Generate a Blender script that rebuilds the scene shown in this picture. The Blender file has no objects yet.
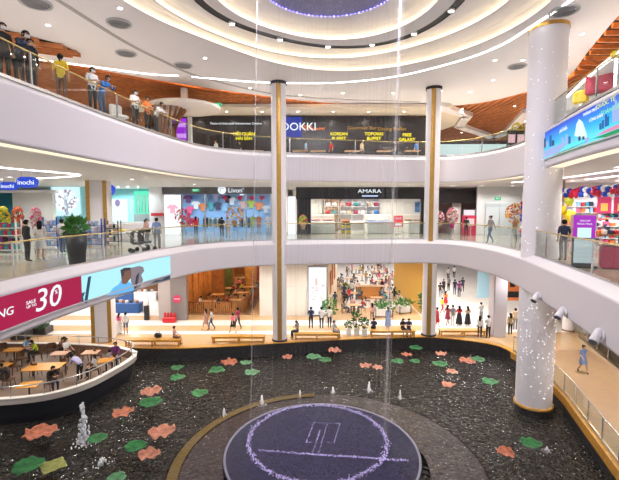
import bpy, math, random
from mathutils import Vector, Matrix
R = random.Random(11)
PI = math.pi
sc = bpy.context.scene
col = sc.collection

# ------------------------------------------------------------------ camera, world, lights, exposure
FPX, TH, CZ = 413.0, math.atan(32 / 413.0), 9.3
cd = bpy.data.cameras.new('camera'); cam = bpy.data.objects.new('camera', cd); col.objects.link(cam)
cam.location = (0, 0, CZ); cam.rotation_euler = (PI / 2 - TH, 0, 0)
cd.sensor_width = 36; cd.sensor_fit = 'HORIZONTAL'; cd.lens = FPX / 619 * 36; cd.clip_end = 400; cd.clip_start = .05
sc.camera = cam
w = bpy.data.worlds.new('world'); sc.world = w; w.use_nodes = True
w.node_tree.nodes['Background'].inputs[0].default_value = (.95, .93, 1, 1)
w.node_tree.nodes['Background'].inputs[1].default_value = 0.62
vs = sc.view_settings
sc.cycles.transparent_max_bounces = 48
vs.view_transform = 'Standard'; vs.look = 'None'; vs.exposure = 0.18; vs.gamma = 1; vs.use_curve_mapping = False
L_CEIL, L_UP, L_GROUND, L_SHOP = 480, 440, 800, 290        # watts of the downlights, floor by floor


def P(px, py, z):
    v = (px - 309.5) / FPX; u = (240 - py) / FPX
    dy = math.cos(TH) + u * math.sin(TH); dz = -math.sin(TH) + u * math.cos(TH)
    t = (z - CZ) / dz
    return Vector((v * t, dy * t, z))


def XZ(px, py, y):          # the point of the vertical plane y = const seen at that spot
    v = (px - 309.5) / FPX; u = (240 - py) / FPX
    dy = math.cos(TH) + u * math.sin(TH); dz = -math.sin(TH) + u * math.cos(TH)
    t = y / dy
    return Vector((v * t, y, CZ + dz * t))


# ------------------------------------------------------------------ materials
MATS = {}


def mat(name, c, rough=.5, metal=0, emit=0, var=0, scale=8, bump=0, bscale=20, spec=.5, ec=None):
    if name in MATS: return MATS[name]
    m = bpy.data.materials.new(name); m.use_nodes = True
    nt = m.node_tree; b = nt.nodes['Principled BSDF']
    b.inputs['Base Color'].default_value = (*c, 1); b.inputs['Roughness'].default_value = rough
    b.inputs['Metallic'].default_value = metal; b.inputs['Specular IOR Level'].default_value = spec
    if emit:
        b.inputs['Emission Color'].default_value = (*(ec or c), 1); b.inputs['Emission Strength'].default_value = emit
    if var or bump:
        g = nt.nodes.new('ShaderNodeNewGeometry')
        if var:
            n = nt.nodes.new('ShaderNodeTexNoise'); n.inputs['Scale'].default_value = scale
            nt.links.new(g.outputs['Position'], n.inputs['Vector'])
            r = nt.nodes.new('ShaderNodeValToRGB')
            r.color_ramp.elements[0].position = .3; r.color_ramp.elements[1].position = .7
            r.color_ramp.elements[0].color = (*[max(0, x * (1 - var)) for x in c], 1)
            r.color_ramp.elements[1].color = (*[min(1, x * (1 + var)) for x in c], 1)
            nt.links.new(n.outputs['Fac'], r.inputs['Fac']); nt.links.new(r.outputs['Color'], b.inputs['Base Color'])
        if bump:
            n2 = nt.nodes.new('ShaderNodeTexNoise'); n2.inputs['Scale'].default_value = bscale; n2.inputs['Detail'].default_value = 3
            nt.links.new(g.outputs['Position'], n2.inputs['Vector'])
            bp = nt.nodes.new('ShaderNodeBump'); bp.inputs['Strength'].default_value = bump; bp.inputs['Distance'].default_value = .1
            nt.links.new(n2.outputs['Fac'], bp.inputs['Height']); nt.links.new(bp.outputs['Normal'], b.inputs['Normal'])
    MATS[name] = m
    return m


def glow(name, c, s=1.0):
    return mat(name, (.02, .02, .02), .6, 0, s, ec=c, spec=.1)


def glassy(name, tint=(.95, .98, .97), refl=.04, rough=.02):
    m = bpy.data.materials.new(name); m.use_nodes = True; nt = m.node_tree
    nt.nodes.remove(nt.nodes['Principled BSDF']); out = nt.nodes['Material Output']
    t = nt.nodes.new('ShaderNodeBsdfTransparent'); t.inputs[0].default_value = (*tint, 1)
    g = nt.nodes.new('ShaderNodeBsdfGlossy'); g.inputs['Roughness'].default_value = rough
    f = nt.nodes.new('ShaderNodeFresnel'); f.inputs[0].default_value = 1.4
    mm = nt.nodes.new('ShaderNodeMath'); mm.operation = 'MULTIPLY_ADD'; mm.inputs[1].default_value = .7; mm.inputs[2].default_value = refl * .3
    nt.links.new(f.outputs[0], mm.inputs[0])
    x = nt.nodes.new('ShaderNodeMixShader')
    nt.links.new(mm.outputs[0], x.inputs[0]); nt.links.new(t.outputs[0], x.inputs[1]); nt.links.new(g.outputs[0], x.inputs[2])
    nt.links.new(x.outputs[0], out.inputs[0]); MATS[name] = m
    return m


def veil(name, c, a):      # thin falling water
    m = bpy.data.materials.new(name); m.use_nodes = True; nt = m.node_tree; nt.nodes.remove(nt.nodes['Principled BSDF'])
    t = nt.nodes.new('ShaderNodeBsdfTransparent'); d = nt.nodes.new('ShaderNodeBsdfTranslucent'); g = nt.nodes.new('ShaderNodeBsdfGlossy'); x = nt.nodes.new('ShaderNodeMixShader'); y = nt.nodes.new('ShaderNodeMixShader')
    d.inputs[0].default_value = (*c, 1); g.inputs[0].default_value = (*c, 1); g.inputs[1].default_value = .6; x.inputs[0].default_value = .5; y.inputs[0].default_value = a
    nt.links.new(d.outputs[0], x.inputs[1]); nt.links.new(g.outputs[0], x.inputs[2]); nt.links.new(t.outputs[0], y.inputs[1]); nt.links.new(x.outputs[0], y.inputs[2]); nt.links.new(y.outputs[0], nt.nodes['Material Output'].inputs[0]); MATS[name] = m
    return m


def stripes(name, c1, c2, period, duty, axis='Y', rough=.4, tile=None):
    m = bpy.data.materials.new(name); m.use_nodes = True; nt = m.node_tree; b = nt.nodes['Principled BSDF']
    b.inputs['Roughness'].default_value = rough
    g = nt.nodes.new('ShaderNodeNewGeometry'); s = nt.nodes.new('ShaderNodeSeparateXYZ'); nt.links.new(g.outputs['Position'], s.inputs[0])
    d = nt.nodes.new('ShaderNodeMath'); d.operation = 'DIVIDE'; d.inputs[1].default_value = period; nt.links.new(s.outputs[axis], d.inputs[0])
    f = nt.nodes.new('ShaderNodeMath'); f.operation = 'FRACT'; nt.links.new(d.outputs[0], f.inputs[0])
    l = nt.nodes.new('ShaderNodeMath'); l.operation = 'LESS_THAN'; l.inputs[1].default_value = duty; nt.links.new(f.outputs[0], l.inputs[0])
    x = nt.nodes.new('ShaderNodeMix'); x.data_type = 'RGBA'; x.inputs[6].default_value = (*c1, 1); x.inputs[7].default_value = (*c2, 1)
    nt.links.new(l.outputs[0], x.inputs[0])
    n = nt.nodes.new('ShaderNodeTexNoise'); n.inputs['Scale'].default_value = 3; nt.links.new(g.outputs['Position'], n.inputs['Vector'])
    h = nt.nodes.new('ShaderNodeMix'); h.data_type = 'RGBA'; h.blend_type = 'MULTIPLY'; h.inputs[0].default_value = .25
    nt.links.new(x.outputs[2], h.inputs[6]); nt.links.new(n.outputs['Color'], h.inputs[7])
    nt.links.new(h.outputs[2], b.inputs['Base Color']); MATS[name] = m
    return m


WHITE = mat('white_plaster', (.80, .77, .80), .55)
FASCIA = mat('fascia_white', (.68, .64, .68), .4)
CEIL = mat('ceiling_white', (.84, .81, .82), .7)
GOLD = mat('brushed_bronze', (.52, .30, .07), .38, .55, var=.15)
BRASS = mat('brass_rail', (.72, .56, .22), .25, .7)
STEEL = mat('steel', (.72, .74, .76), .25, .9)
BLACK = mat('black_matte', (.018, .018, .022), .5)
DARK = mat('dark_grey', (.07, .07, .08), .5)
GREY = mat('grey_panel', (.27, .27, .29), .5)
GLASS = glassy('balustrade_glass')
SHOPGLASS = glassy('shop_glass', (.95, .97, .98), .05)
WARM = glow('warm_led', (1, .80, .48), 9.5)
WARM2 = glow('warm_cove_glow', (1, .84, .58), 1.15)
COOL = glow('cool_led', (1, .98, .95), 5.0)
LAMP = glow('lamp_lens', (1, .97, .92), 12.0)
TILE = mat('beige_gloss_tile', (.46, .42, .34), .10, var=.1, scale=1.2)
TAN = stripes('tan_floor', (.68, .46, .26), (.62, .41, .22), .22, .08, 'Y', .22)
PALE = mat('white_gloss_tile', (.80, .78, .76), .12, var=.05, scale=.8)
DECK = stripes('walkway_boards', (.52, .34, .20), (.42, .26, .15), .2, .1, 'Y', .45)
TIMBER = mat('honey_timber', (.58, .29, .05), .4, var=.2, scale=6)
WOOD = mat('brown_wood', (.26, .10, .035), .45, var=.25, scale=5)
SLAT = mat('cedar_slat', (.58, .20, .06), .5, var=.2, scale=3)
SLATDARK = mat('slat_backing', (.05, .018, .01), .8)
STONE = mat('dark_stone', (.035, .033, .035), .35, var=.5, scale=9, bump=.4, bscale=9)
SKIN = mat('skin', (.55, .33, .22), .5)
HAIR = mat('black_hair', (.014, .011, .010), .85, var=.5, scale=60, spec=.25)
EYE = mat('dark_eye', (.01, .01, .01), .2)
LEAF = mat('leaf_green', (.06, .22, .04), .45, var=.4, scale=7)


# ------------------------------------------------------------------ mesh builder
class MB:
    def __init__(s): s.v = []; s.f = []; s.m = []; s.sm = []

    def add(s, vs, fs, mi=0, smooth=False):
        o = len(s.v); s.v += [tuple(p) for p in vs]
        for f in fs: s.f.append([i + o for i in f]); s.m.append(mi); s.sm.append(smooth)
        return s

    def box(s, c, d, rz=0, mi=0, ch=0):
        x, y, z = [q / 2 for q in d]; ca, sa = math.cos(rz), math.sin(rz)
        if ch:
            ch = min(ch, x * .9, y * .9, z * .9); pts = []
            rings = [(z, ch), (z - ch, 0), (-z + ch, 0), (-z, ch)]
            for (zz, k) in rings:
                a, b = x - k, y - k
                for (u, v2) in ((a - ch, -b), (a, -b + ch), (a, b - ch), (a - ch, b), (-a + ch, b), (-a, b - ch), (-a, -b + ch), (-a + ch, -b)):
                    pts.append((u, v2, zz))
            fs = [list(range(8)), [31 - i for i in range(8)]]
            for r in range(3):
                for i in range(8):
                    j = (i + 1) % 8; fs.append([r * 8 + j, r * 8 + i, (r + 1) * 8 + i, (r + 1) * 8 + j])
        else:
            pts = [(-x, -y, -z), (x, -y, -z), (x, y, -z), (-x, y, -z), (-x, -y, z), (x, -y, z), (x, y, z), (-x, y, z)]
            fs = [[0, 3, 2, 1], [4, 5, 6, 7], [0, 1, 5, 4], [1, 2, 6, 5], [2, 3, 7, 6], [3, 0, 4, 7]]
        s.add([(c[0] + u * ca - v2 * sa, c[1] + u * sa + v2 * ca, c[2] + t) for u, v2, t in pts], fs, mi)
        return s

    def cone(s, p0, p1, r0, r1, n=12, mi=0, caps=True, smooth=True):
        p0, p1 = Vector(p0), Vector(p1); d = (p1 - p0)
        if d.length < 1e-6: return s
        d.normalize(); a = d.orthogonal().normalized(); b = d.cross(a)
        A = [p0 + (a * math.cos(2 * PI * i / n) + b * math.sin(2 * PI * i / n)) * r0 for i in range(n)]
        B = [p1 + (a * math.cos(2 * PI * i / n) + b * math.sin(2 * PI * i / n)) * r1 for i in range(n)]
        s.add(A + B, [[i, (i + 1) % n, n + (i + 1) % n, n + i] for i in range(n)], mi, smooth)
        if caps:
            s.add(A, [list(range(n))[::-1]], mi); s.add(B, [list(range(n))], mi)
        return s

    def lathe(s, prof, c=(0, 0, 0), n=20, mi=0, sx=1, sy=1, smooth=True):
        k = len(prof); vs = []
        for r, z in prof:
            for i in range(n):
                a = 2 * PI * i / n; vs.append((c[0] + r * sx * math.cos(a), c[1] + r * sy * math.sin(a), c[2] + z))
        fs = [[j * n + i, j * n + (i + 1) % n, (j + 1) * n + (i + 1) % n, (j + 1) * n + i] for j in range(k - 1) for i in range(n)]
        s.add(vs, fs, mi, smooth)
        return s

    def ball(s, c, r, n=10, k=6, mi=0):
        rx, ry, rz = (r, r, r) if not isinstance(r, (tuple, list)) else r
        vs = [(c[0], c[1], c[2] - rz)]
        for j in range(1, k):
            t = PI * j / k - PI / 2
            for i in range(n):
                a = 2 * PI * i / n; vs.append((c[0] + rx * math.cos(t) * math.cos(a), c[1] + ry * math.cos(t) * math.sin(a), c[2] + rz * math.sin(t)))
        vs.append((c[0], c[1], c[2] + rz)); top = len(vs) - 1
        fs = [[0, 1 + (i + 1) % n, 1 + i] for i in range(n)]
        for j in range(k - 2):
            for i in range(n):
                a = 1 + j * n; b = a + n; fs.append([a + i, a + (i + 1) % n, b + (i + 1) % n, b + i])
        a = 1 + (k - 2) * n
        fs += [[a + i, a + (i + 1) % n, top] for i in range(n)]
        s.add(vs, fs, mi, True)
        return s

    def tube(s, pts, r, n=8, mi=0):
        pts = [Vector(p) for p in pts]; rr = r if isinstance(r, (list, tuple)) else [r] * len(pts); vs = []
        for i, p in enumerate(pts):
            d = (pts[min(i + 1, len(pts) - 1)] - pts[max(i - 1, 0)]).normalized()
            up = Vector((0, 0, 1)) if abs(d.z) < .95 else Vector((1, 0, 0))
            a = d.cross(up).normalized(); b = a.cross(d)
            vs += [p + (a * math.cos(2 * PI * q / n) + b * math.sin(2 * PI * q / n)) * rr[i] for q in range(n)]
        fs = [[j * n + i, j * n + (i + 1) % n, (j + 1) * n + (i + 1) % n, (j + 1) * n + i] for j in range(len(pts) - 1) for i in range(n)]
        fs += [list(range(n))[::-1], [(len(pts) - 1) * n + i for i in range(n)]]
        s.add(vs, fs, mi, True)
        return s

    def prism(s, poly, z0, z1, mi=0):
        n = len(poly)
        s.add([(p[0], p[1], z0) for p in poly] + [(p[0], p[1], z1) for p in poly],
              [list(range(n))[::-1], [n + i for i in range(n)]] + [[i, (i + 1) % n, n + (i + 1) % n, n + i] for i in range(n)], mi)
        return s

    def strip(s, A, B, mi=0, closed=False, smooth=False):
        n = len(A); k = n if closed else n - 1
        s.add(list(A) + list(B), [[i, (i + 1) % n, n + (i + 1) % n, n + i] for i in range(k)], mi, smooth)
        return s

    def build(s, name, mats, parent=None, loc=None, **kw):
        me = bpy.data.meshes.new(name); me.from_pydata(s.v, [], s.f)
        for m in (mats if isinstance(mats, (list, tuple)) else [mats]): me.materials.append(m)
        me.polygons.foreach_set('material_index', s.m); me.polygons.foreach_set('use_smooth', s.sm); me.update()
        return link(name, me, parent, loc, **kw)


def link(name, me, parent=None, loc=None, label=None, cat=None, group=None, kind=None):
    o = bpy.data.objects.new(name, me); col.objects.link(o)
    if parent: o.parent = parent
    if loc is not None: o.location = loc
    tag(o, label, cat, group, kind)
    return o


def tag(o, label=None, cat=None, group=None, kind=None):
    if label: o['label'] = label
    if cat: o['category'] = cat
    if group: o['group'] = group
    if kind: o['kind'] = kind
    return o


def thing(name, label, cat, loc=(0, 0, 0), rz=0, group=None):
    o = bpy.data.objects.new(name, None); col.objects.link(o); o.location = loc; o.rotation_euler = (0, 0, rz)
    o.empty_display_size = .2
    return tag(o, label, cat, group)


def struct(name, mb, mats, label=None):
    return mb.build(name, mats, label=label, kind='structure')


def dup(root, loc, rz=0, label=None, group=None, scale=None):
    r = root.copy(); col.objects.link(r); r.location = loc; r.rotation_euler = (0, 0, rz)
    if scale: r.scale = scale if isinstance(scale, (tuple, list)) else (scale,) * 3
    if label: r['label'] = label
    if group: r['group'] = group
    for ch in list(root.children):
        c = ch.copy(); col.objects.link(c); c.parent = r
        for g in ch.children:
            d = g.copy(); col.objects.link(d); d.parent = c
    return r


def text_mesh(s, size=1.0, ext=.004, align='CENTER', shear=0, sx=1):
    c = bpy.data.curves.new('text', 'FONT'); c.body = s; c.size = size; c.extrude = ext; c.align_x = align; c.align_y = 'CENTER'; c.shear = shear
    c.resolution_u = 3
    o = bpy.data.objects.new('text', c); col.objects.link(o); dg = bpy.context.evaluated_depsgraph_get(); dg.update()
    me = bpy.data.meshes.new_from_object(o.evaluated_get(dg)); bpy.data.objects.remove(o)
    if sx != 1:
        for v in me.vertices: v.co.x *= sx
    return me


def sign_text(s, loc, size, m, parent=None, rz=0, name='lettering', ext=.02, sx=1, shear=0):
    me = text_mesh(s, size, ext, sx=sx, shear=shear); me.materials.clear(); me.materials.append(m)
    o = link(name, me, parent); o.rotation_euler = (PI / 2, 0, rz); o.location = loc
    return o


def spline(pts, n=12, closed=False):
    pts = [Vector((*p, 0)) if len(p) == 2 else Vector(p) for p in pts]; out = []; N = len(pts)
    for i in range(N if closed else N - 1):
        g = (lambda k: pts[k % N]) if closed else (lambda k: pts[min(max(k, 0), N - 1)])
        p0, p1, p2, p3 = g(i - 1), g(i), g(i + 1), g(i + 2)
        for k in range(n):
            t = k / n
            out.append(.5 * ((2 * p1) + (p2 - p0) * t + (2 * p0 - 5 * p1 + 4 * p2 - p3) * t * t + (3 * p1 - p0 - 3 * p2 + p3) * t ** 3))
    if not closed: out.append(pts[-1].copy())
    return out


def resample(pts, step):
    out = [pts[0].copy()]; acc = 0
    L = [0]
    for a, b in zip(pts, pts[1:]): L.append(L[-1] + (b - a).length)
    n = max(2, int(L[-1] / step)); j = 0
    for i in range(1, n + 1):
        t = L[-1] * i / n
        while j < len(L) - 2 and L[j + 1] < t: j += 1
        k = (t - L[j]) / max(1e-9, L[j + 1] - L[j]); out.append(pts[j].lerp(pts[j + 1], k))
    return out


def offset(pts, d):        # left of the travel direction is positive
    out = []
    for i, p in enumerate(pts):
        t = (pts[min(i + 1, len(pts) - 1)] - pts[max(i - 1, 0)]); t.z = 0; t.normalize()
        out.append(p + Vector((-t.y, t.x, 0)) * d)
    return out


def atz(pts, z): return [Vector((p.x, p.y, z)) for p in pts]


# ------------------------------------------------------------------ the setting: slabs round the atrium
# outlines run from the left arm, round the back, to the right arm; the slab lies on the left of travel
L2 = resample(spline([(-9.15, -3), (-9.1, 4), (-9.1, 9), (-9.05, 12), (-8.9, 14.6), (-8.45, 17.5), (-7.85, 21.3), (-6.75, 24.7), (-5, 26.8), (-2.6, 28.05), (0, 28.4), (3, 28.75),
                      (6, 29.1), (8, 29.2), (9.6, 28.5), (10.4, 26.6), (10.7, 23.8), (10.4, 20.4), (9.7, 17), (8.92, 13.6), (8.12, 10.6), (7.5, 8), (6.9, 4), (6.6, -3)]), .4)
L3 = resample(spline([(-8.9, -3), (-8.85, 4), (-8.8, 9), (-8.65, 12), (-8.42, 14.3), (-8.1, 17.5), (-7.6, 21), (-6.65, 25.2), (-5, 27.5), (-2.6, 28.75), (0, 29.5), (3, 30.1),
                      (6, 30.7), (8.6, 30.9), (10.4, 30.5), (11.6, 29), (12.2, 26.5), (12, 23), (10.9, 19.3), (10, 15.8), (9.4, 12.8), (8.9, 10), (8.5, 6), (8.2, -3)]), .4)


def outer(p, c=(.5, 14), x=30, y0=-3, y1=44):
    d = Vector((p.x - c[0], p.y - c[1], 0)); ks = []
    if abs(d.x) > 1e-6: ks.append(((x if d.x > 0 else -x) - c[0]) / d.x)
    if abs(d.y) > 1e-6: ks.append(((y1 if d.y > 0 else y0) - c[1]) / d.y)
    k = min(q for q in ks if q > 0)
    return Vector((c[0] + d.x * k, c[1] + d.y * k, 0))


def slab(name, line, zb, zt, zf, floor_mat):
    m = MB(); out = [outer(p) for p in line]
    prof = [(.42, zt), (.38, zt), (.06, zt - .2), (.02, zt - .23), (0, zt - .28), (0, zb + .1), (.02, zb + .05), (.08, zb), (.12, zb), (.16, zb + .03)]
    rows = [atz(offset(line, d), z) for d, z in prof]
    for a, b in zip(rows, rows[1:]): m.strip(a, b, 0, smooth=True)
    m.strip(atz(offset(line, .42), zt), atz(offset(line, .5), zf), 0)
    m.strip(atz(offset(line, .5), zf), atz(out, zf), 1)                    # walking surface
    m.strip(atz(offset(line, .16), zb + .03), atz(offset(line, .8), zb + .03), 2)   # led cove: strip and the surface it lights put in as one glowing band
    m.strip(atz(offset(line, .8), zb + .03), atz(offset(line, .82), zb - .0), 3)
    m.strip(atz(offset(line, .82), zb), atz(out, zb), 3)
    return struct(name, m, [FASCIA, floor_mat, WARM2, CEIL])


slab('floor_second', L2, 5.37, 7.05, 6.95, TILE)
slab('floor_third', L3, 11.15, 13.12, 13.1, PALE)  # unseen floor tiled white to bounce light onto the ceiling

# ground floor with the pool cut out
POOL = resample(spline([(-24, 25.2), (-17, 27.6), (-11.4, 27.0), (-8.6, 26.95), (-5.4, 27.35), (-2.1, 28.0), (2.9, 28.85), (6, 29.15), (8.8, 29.3), (11.3, 28.5), (12.8, 27.4), (13.15, 26), (13.15, 23.5), (12.75, 20.3), (12.1, 17.8), (11.1, 14.2), (10.3, 11.2), (9.4, 6.5)]), .5)
m = MB(); po = [outer(p, (0, 14), 34, 4, 80) for p in POOL]
for a, b in (((-.0, 0), (.35, 0)),): m.strip(atz(offset(POOL, a[0]), 0), atz(offset(POOL, b[0]), 0), 1)
m.strip(atz(offset(POOL, .35), 0), atz(po, 0), 0)
struct('floor', m, [TAN, TIMBER])
m = MB(); m.strip(atz(POOL, -.06), atz(POOL, -1.2), 0); m.strip(atz(POOL, 0), atz(offset(POOL, -.05), -.01), 1); m.strip(atz(offset(POOL, -.05), -.01), atz(offset(POOL, -.05), -.06), 1)
m.strip(atz(offset(POOL, -.05), -.06), atz(POOL, -.06), 1)
struct('wall_pool', m, [STONE, TIMBER])
# right hand timber fascia of the boardwalk
i0 = next(i for i, p in enumerate(POOL) if p.x > 12.7 and p.y < 26.5)
RP = POOL[i0:]
m = MB(); m.strip(atz(offset(RP, -.06), -.02), atz(offset(RP, -.06), -.42), 0); m.strip(atz(offset(RP, -.06), -.42), atz(RP, -.42), 0); m.strip(atz(offset(RP, -.06), -.015), atz(offset(RP, .3), .012), 0)
struct('trim_1', m, TIMBER)
m = MB(); m.strip(atz(offset(RP, .3), .01), atz(offset(RP, 4.95), .01), 0); struct('floor_boardwalk', m, DECK)
# white inlaid bands and white hall floors
m = MB()
def band(y0, y1, x0, x1, z=.006): m.box(((x0 + x1) / 2, (y0 + y1) / 2, z - .004), (x1 - x0, y1 - y0, .008))
band(29.9, 30.7, -26, 9.3); band(32.2, 33.7, -26, 9.3); band(30.4, 80, 9.6, 26); band(38, 80, 3.6, 9.6); band(35.2, 60, -26, -11.3)
struct('floor_bands', m, PALE)

# water
def water():
    m = bpy.data.materials.new('pond_water'); m.use_nodes = True; nt = m.node_tree; b = nt.nodes['Principled BSDF']
    b.inputs['Roughness'].default_value = .04; b.inputs['IOR'].default_value = 1.33
    g = nt.nodes.new('ShaderNodeNewGeometry')
    n = nt.nodes.new('ShaderNodeTexNoise'); n.inputs['Scale'].default_value = 4.2; n.inputs['Detail'].default_value = 1.5; n.inputs['Distortion'].default_value = .8; b.inputs['Specular IOR Level'].default_value = .9
    n2 = nt.nodes.new('ShaderNodeTexVoronoi'); n2.inputs['Scale'].default_value = 9
    nt.links.new(g.outputs['Position'], n.inputs['Vector']); nt.links.new(g.outputs['Position'], n2.inputs['Vector'])
    r = nt.nodes.new('ShaderNodeValToRGB'); r.color_ramp.elements[0].color = (.006, .006, .006, 1); r.color_ramp.elements[1].color = (.042, .038, .033, 1)
    nt.links.new(n2.outputs['Distance'], r.inputs['Fac']); nt.links.new(r.outputs['Color'], b.inputs['Base Color'])
    bp = nt.nodes.new('ShaderNodeBump'); bp.inputs['Strength'].default_value = .9; bp.inputs['Distance'].default_value = .2
    nt.links.new(n.outputs['Fac'], bp.inputs['Height']); nt.links.new(bp.outputs['Normal'], b.inputs['Normal'])
    return m
WATER = water()
m = MB(); c0 = Vector((-1, 16, -.9)); wl = atz(POOL, -.9) + [Vector((9.4, 4, -.9)), Vector((-24, 4, -.9))]
m.add([c0] + wl, [[0, i + 1, (i + 1) % len(wl) + 1][::-1] for i in range(len(wl))]); struct('water', m, WATER)

# ceiling over the third floor: stepped coffer, white field, slatted timber beyond
CC = Vector((1.1, 17.2, 0))


def polar(pts, n=120, order=4):     # smooth closed curve through the points: radius as a short Fourier series of the angle about CC
    import numpy as np
    q = spline(pts, 6, True)
    a = np.array([math.atan2(p.y - CC.y, p.x - CC.x) for p in q]); r = np.array([(p.xy - CC.xy).length for p in q])
    B = lambda t: np.stack([np.ones_like(t)] + [f(k * t) for k in range(1, order + 1) for f in (np.cos, np.sin)], 1)
    c = np.linalg.lstsq(B(a), r, rcond=None)[0]; t = np.array([-PI + 2 * PI * i / n for i in range(n)]); rr = B(t) @ c
    return [Vector((CC.x + math.cos(u) * k, CC.y + math.sin(u) * k, 0)) for u, k in zip(t, rr)]


def polar_exact(pts, n=120):
    q = spline(pts, 16, True); A = sorted((math.atan2(p.y - CC.y, p.x - CC.x), (p.xy - CC.xy).length) for p in q); out = []
    for i in range(n):
        a = -PI + 2 * PI * i / n; j = next((k for k, v in enumerate(A) if v[0] >= a), len(A))
        a0, r0 = A[j - 1]; a1, r1 = A[j % len(A)]; d = (a1 - a0) % (2 * PI); k = ((a - a0) % (2 * PI)) / d if d > 1e-9 else 0
        r = r0 + (r1 - r0) * k; out.append(Vector((CC.x + math.cos(a) * r, CC.y + math.sin(a) * r, 0)))
    return out


def shrink(c, d):
    return [CC + (p - CC) * (1 - d / (p - CC).length) for p in c]


def pp(z, *q): return [P(a, b, z).xy[:] for a, b in q]


C1 = polar(pp(17.75, (150, 19), (200, 37), (250, 56), (310, 70), (350, 72), (400, 65), (460, 53), (500, 36), (540, 10)) + [(9.2, 14), (6, 9.8), (1, 8.2), (-4, 9.8), (-7.6, 13.5)])
C2 = polar(pp(17.95, (150, 0), (200, 28), (250, 47), (310, 58), (340, 60), (400, 50), (430, 42), (460, 32), (485, 20), (510, 0)) + [(7.6, 14), (5, 11), (1, 9.9), (-3.2, 11), (-6, 14)])
TK = polar(pp(18.1, (195, 0), (230, 20), (270, 36), (310, 45), (340, 46.5), (370, 46), (410, 36), (440, 18), (460, 3)) + [(5.8, 14.6), (4, 12.3), (1, 11.4), (-2.2, 12.4), (-4.2, 15)])
C3 = polar(pp(18.1, (212, 0), (240, 16), (270, 30), (310, 39), (335, 41), (360, 39), (400, 28), (430, 12), (440, 0)) + [(5, 15), (3.4, 13), (1, 12.2), (-1.6, 13), (-3.5, 15.3)])
DISC = [Vector((.85 + 2.95 * math.cos(-PI + 2 * PI * i / 120), 17.3 + 2.95 * math.sin(-PI + 2 * PI * i / 120), 0)) for i in range(120)]
EDGE = polar_exact(pp(17.75, (0, 45), (40, 58), (80, 66), (150, 79), (200, 87), (250, 94), (330, 103), (430, 106), (480, 103), (526, 92), (564, 80), (590, 49), (619, 15)) + [(12.4, 15), (11.4, 10), (11, 0), (1, -3.0), (-12, -2), (-18, 8), (-18.5, 16)])
m = MB()
def ring(a, za, b, zb, mi=0, sm=False): m.strip(atz(a, za), atz(b, zb), mi, True, sm)
ring(EDGE, 17.75, C1, 17.75); ring(EDGE, 17.75, EDGE, 18.3)
def cove(c, z, h, nxt, znext):        # thin lip carrying the led tape, curved cove rising behind it, soffit above
    l = shrink(c, .09); ring(c, z, l, z); ring(l, z, l, z + .04); ring(l, z + .04, shrink(c, .02), z + .04, 1); ring(shrink(c, .02), z + .04, c, z + .05)
    rows = [(c, z + .05), (shrink(c, .05), z + .45 * h), (shrink(c, .2), z + .8 * h), (shrink(c, .45), z + h)]
    for (p, u), (q, v) in zip(rows, rows[1:]): ring(p, u, q, v, 0, True)
    ring(rows[-1][0], z + h, nxt, znext, 0)
cove(C1, 17.75, .47, C2, 18.2); ring(C2, 18.2, C2, 17.95)
cove(C2, 17.95, .36, [p for p in shrink(TK, -.3)], 18.25); ring(shrink(TK, -.3), 18.25, shrink(TK, -.2), 18.1); ring(shrink(TK, -.2), 18.1, shrink(TK, -.2), 18.13, 2); ring(shrink(TK, -.2), 18.13, shrink(TK, .2), 18.13, 2)
ring(shrink(TK, .2), 18.13, shrink(TK, .2), 18.1, 2); ring(shrink(TK, .2), 18.1, C3, 18.1)
cove(C3, 18.1, .42, DISC, 18.5); ring(DISC, 18.5, DISC, 18.3, 3)
LAV = mat('coffer_soffit', (.72, .68, .78), .6)
def speckle():
    mm = bpy.data.materials.new('crystal_canopy'); mm.use_nodes = True; nt = mm.node_tree; b = nt.nodes['Principled BSDF']
    b.inputs['Base Color'].default_value = (.04, .035, .07, 1); b.inputs['Roughness'].default_value = .4
    g = nt.nodes.new('ShaderNodeNewGeometry'); v = nt.nodes.new('ShaderNodeTexVoronoi'); v.inputs['Scale'].default_value = 9; nt.links.new(g.outputs['Position'], v.inputs['Vector'])
    r = nt.nodes.new('ShaderNodeValToRGB'); r.color_ramp.elements[0].color = (.42, .38, .6, 1); r.color_ramp.elements[1].position = .3; r.color_ramp.elements[1].color = (.055, .05, .1, 1)
    nt.links.new(v.outputs['Distance'], r.inputs['Fac']); nt.links.new(r.outputs['Color'], b.inputs['Emission Color']); b.inputs['Emission Strength'].default_value = 1  # glitter of the crystals put in as glow
    return mm
EO = shrink(EDGE, -.02); ring(EO, 17.86, EO, 18.06, 4)
struct('ceiling', m, [CEIL, WARM, BLACK, LAV, glow('amber_led', (1, .45, .10), 7)])
m = MB(); m.add([(.85, 17.3, 18.32)] + atz(DISC, 18.32), [[0, 1 + i, 1 + (i + 1) % 120] for i in range(120)])
can = m.build('crystal_canopy', speckle(), label='dark round crystal rain canopy at the centre of the stepped ceiling', cat='ceiling feature')
m = MB()
for i in range(90):
    a = 2 * PI * i / 90; m.ball((.85 + 2.86 * math.cos(a), 17.3 + 2.86 * math.sin(a), 18.27), .035 if i % 3 else .05, 6, 4)
m.build('rim_light_string', glow('blue_led', (.25, .22, 1), 4), can, label='string of blue lights round the rim', kind='stuff')

def inside(p, poly):
    c = False; n = len(poly)
    for i in range(n):
        a, b = poly[i], poly[i - 1]
        if (a.y > p[1]) != (b.y > p[1]) and p[0] < (b.x - a.x) * (p[1] - a.y) / (b.y - a.y) + a.x: c = not c
    return c

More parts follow.
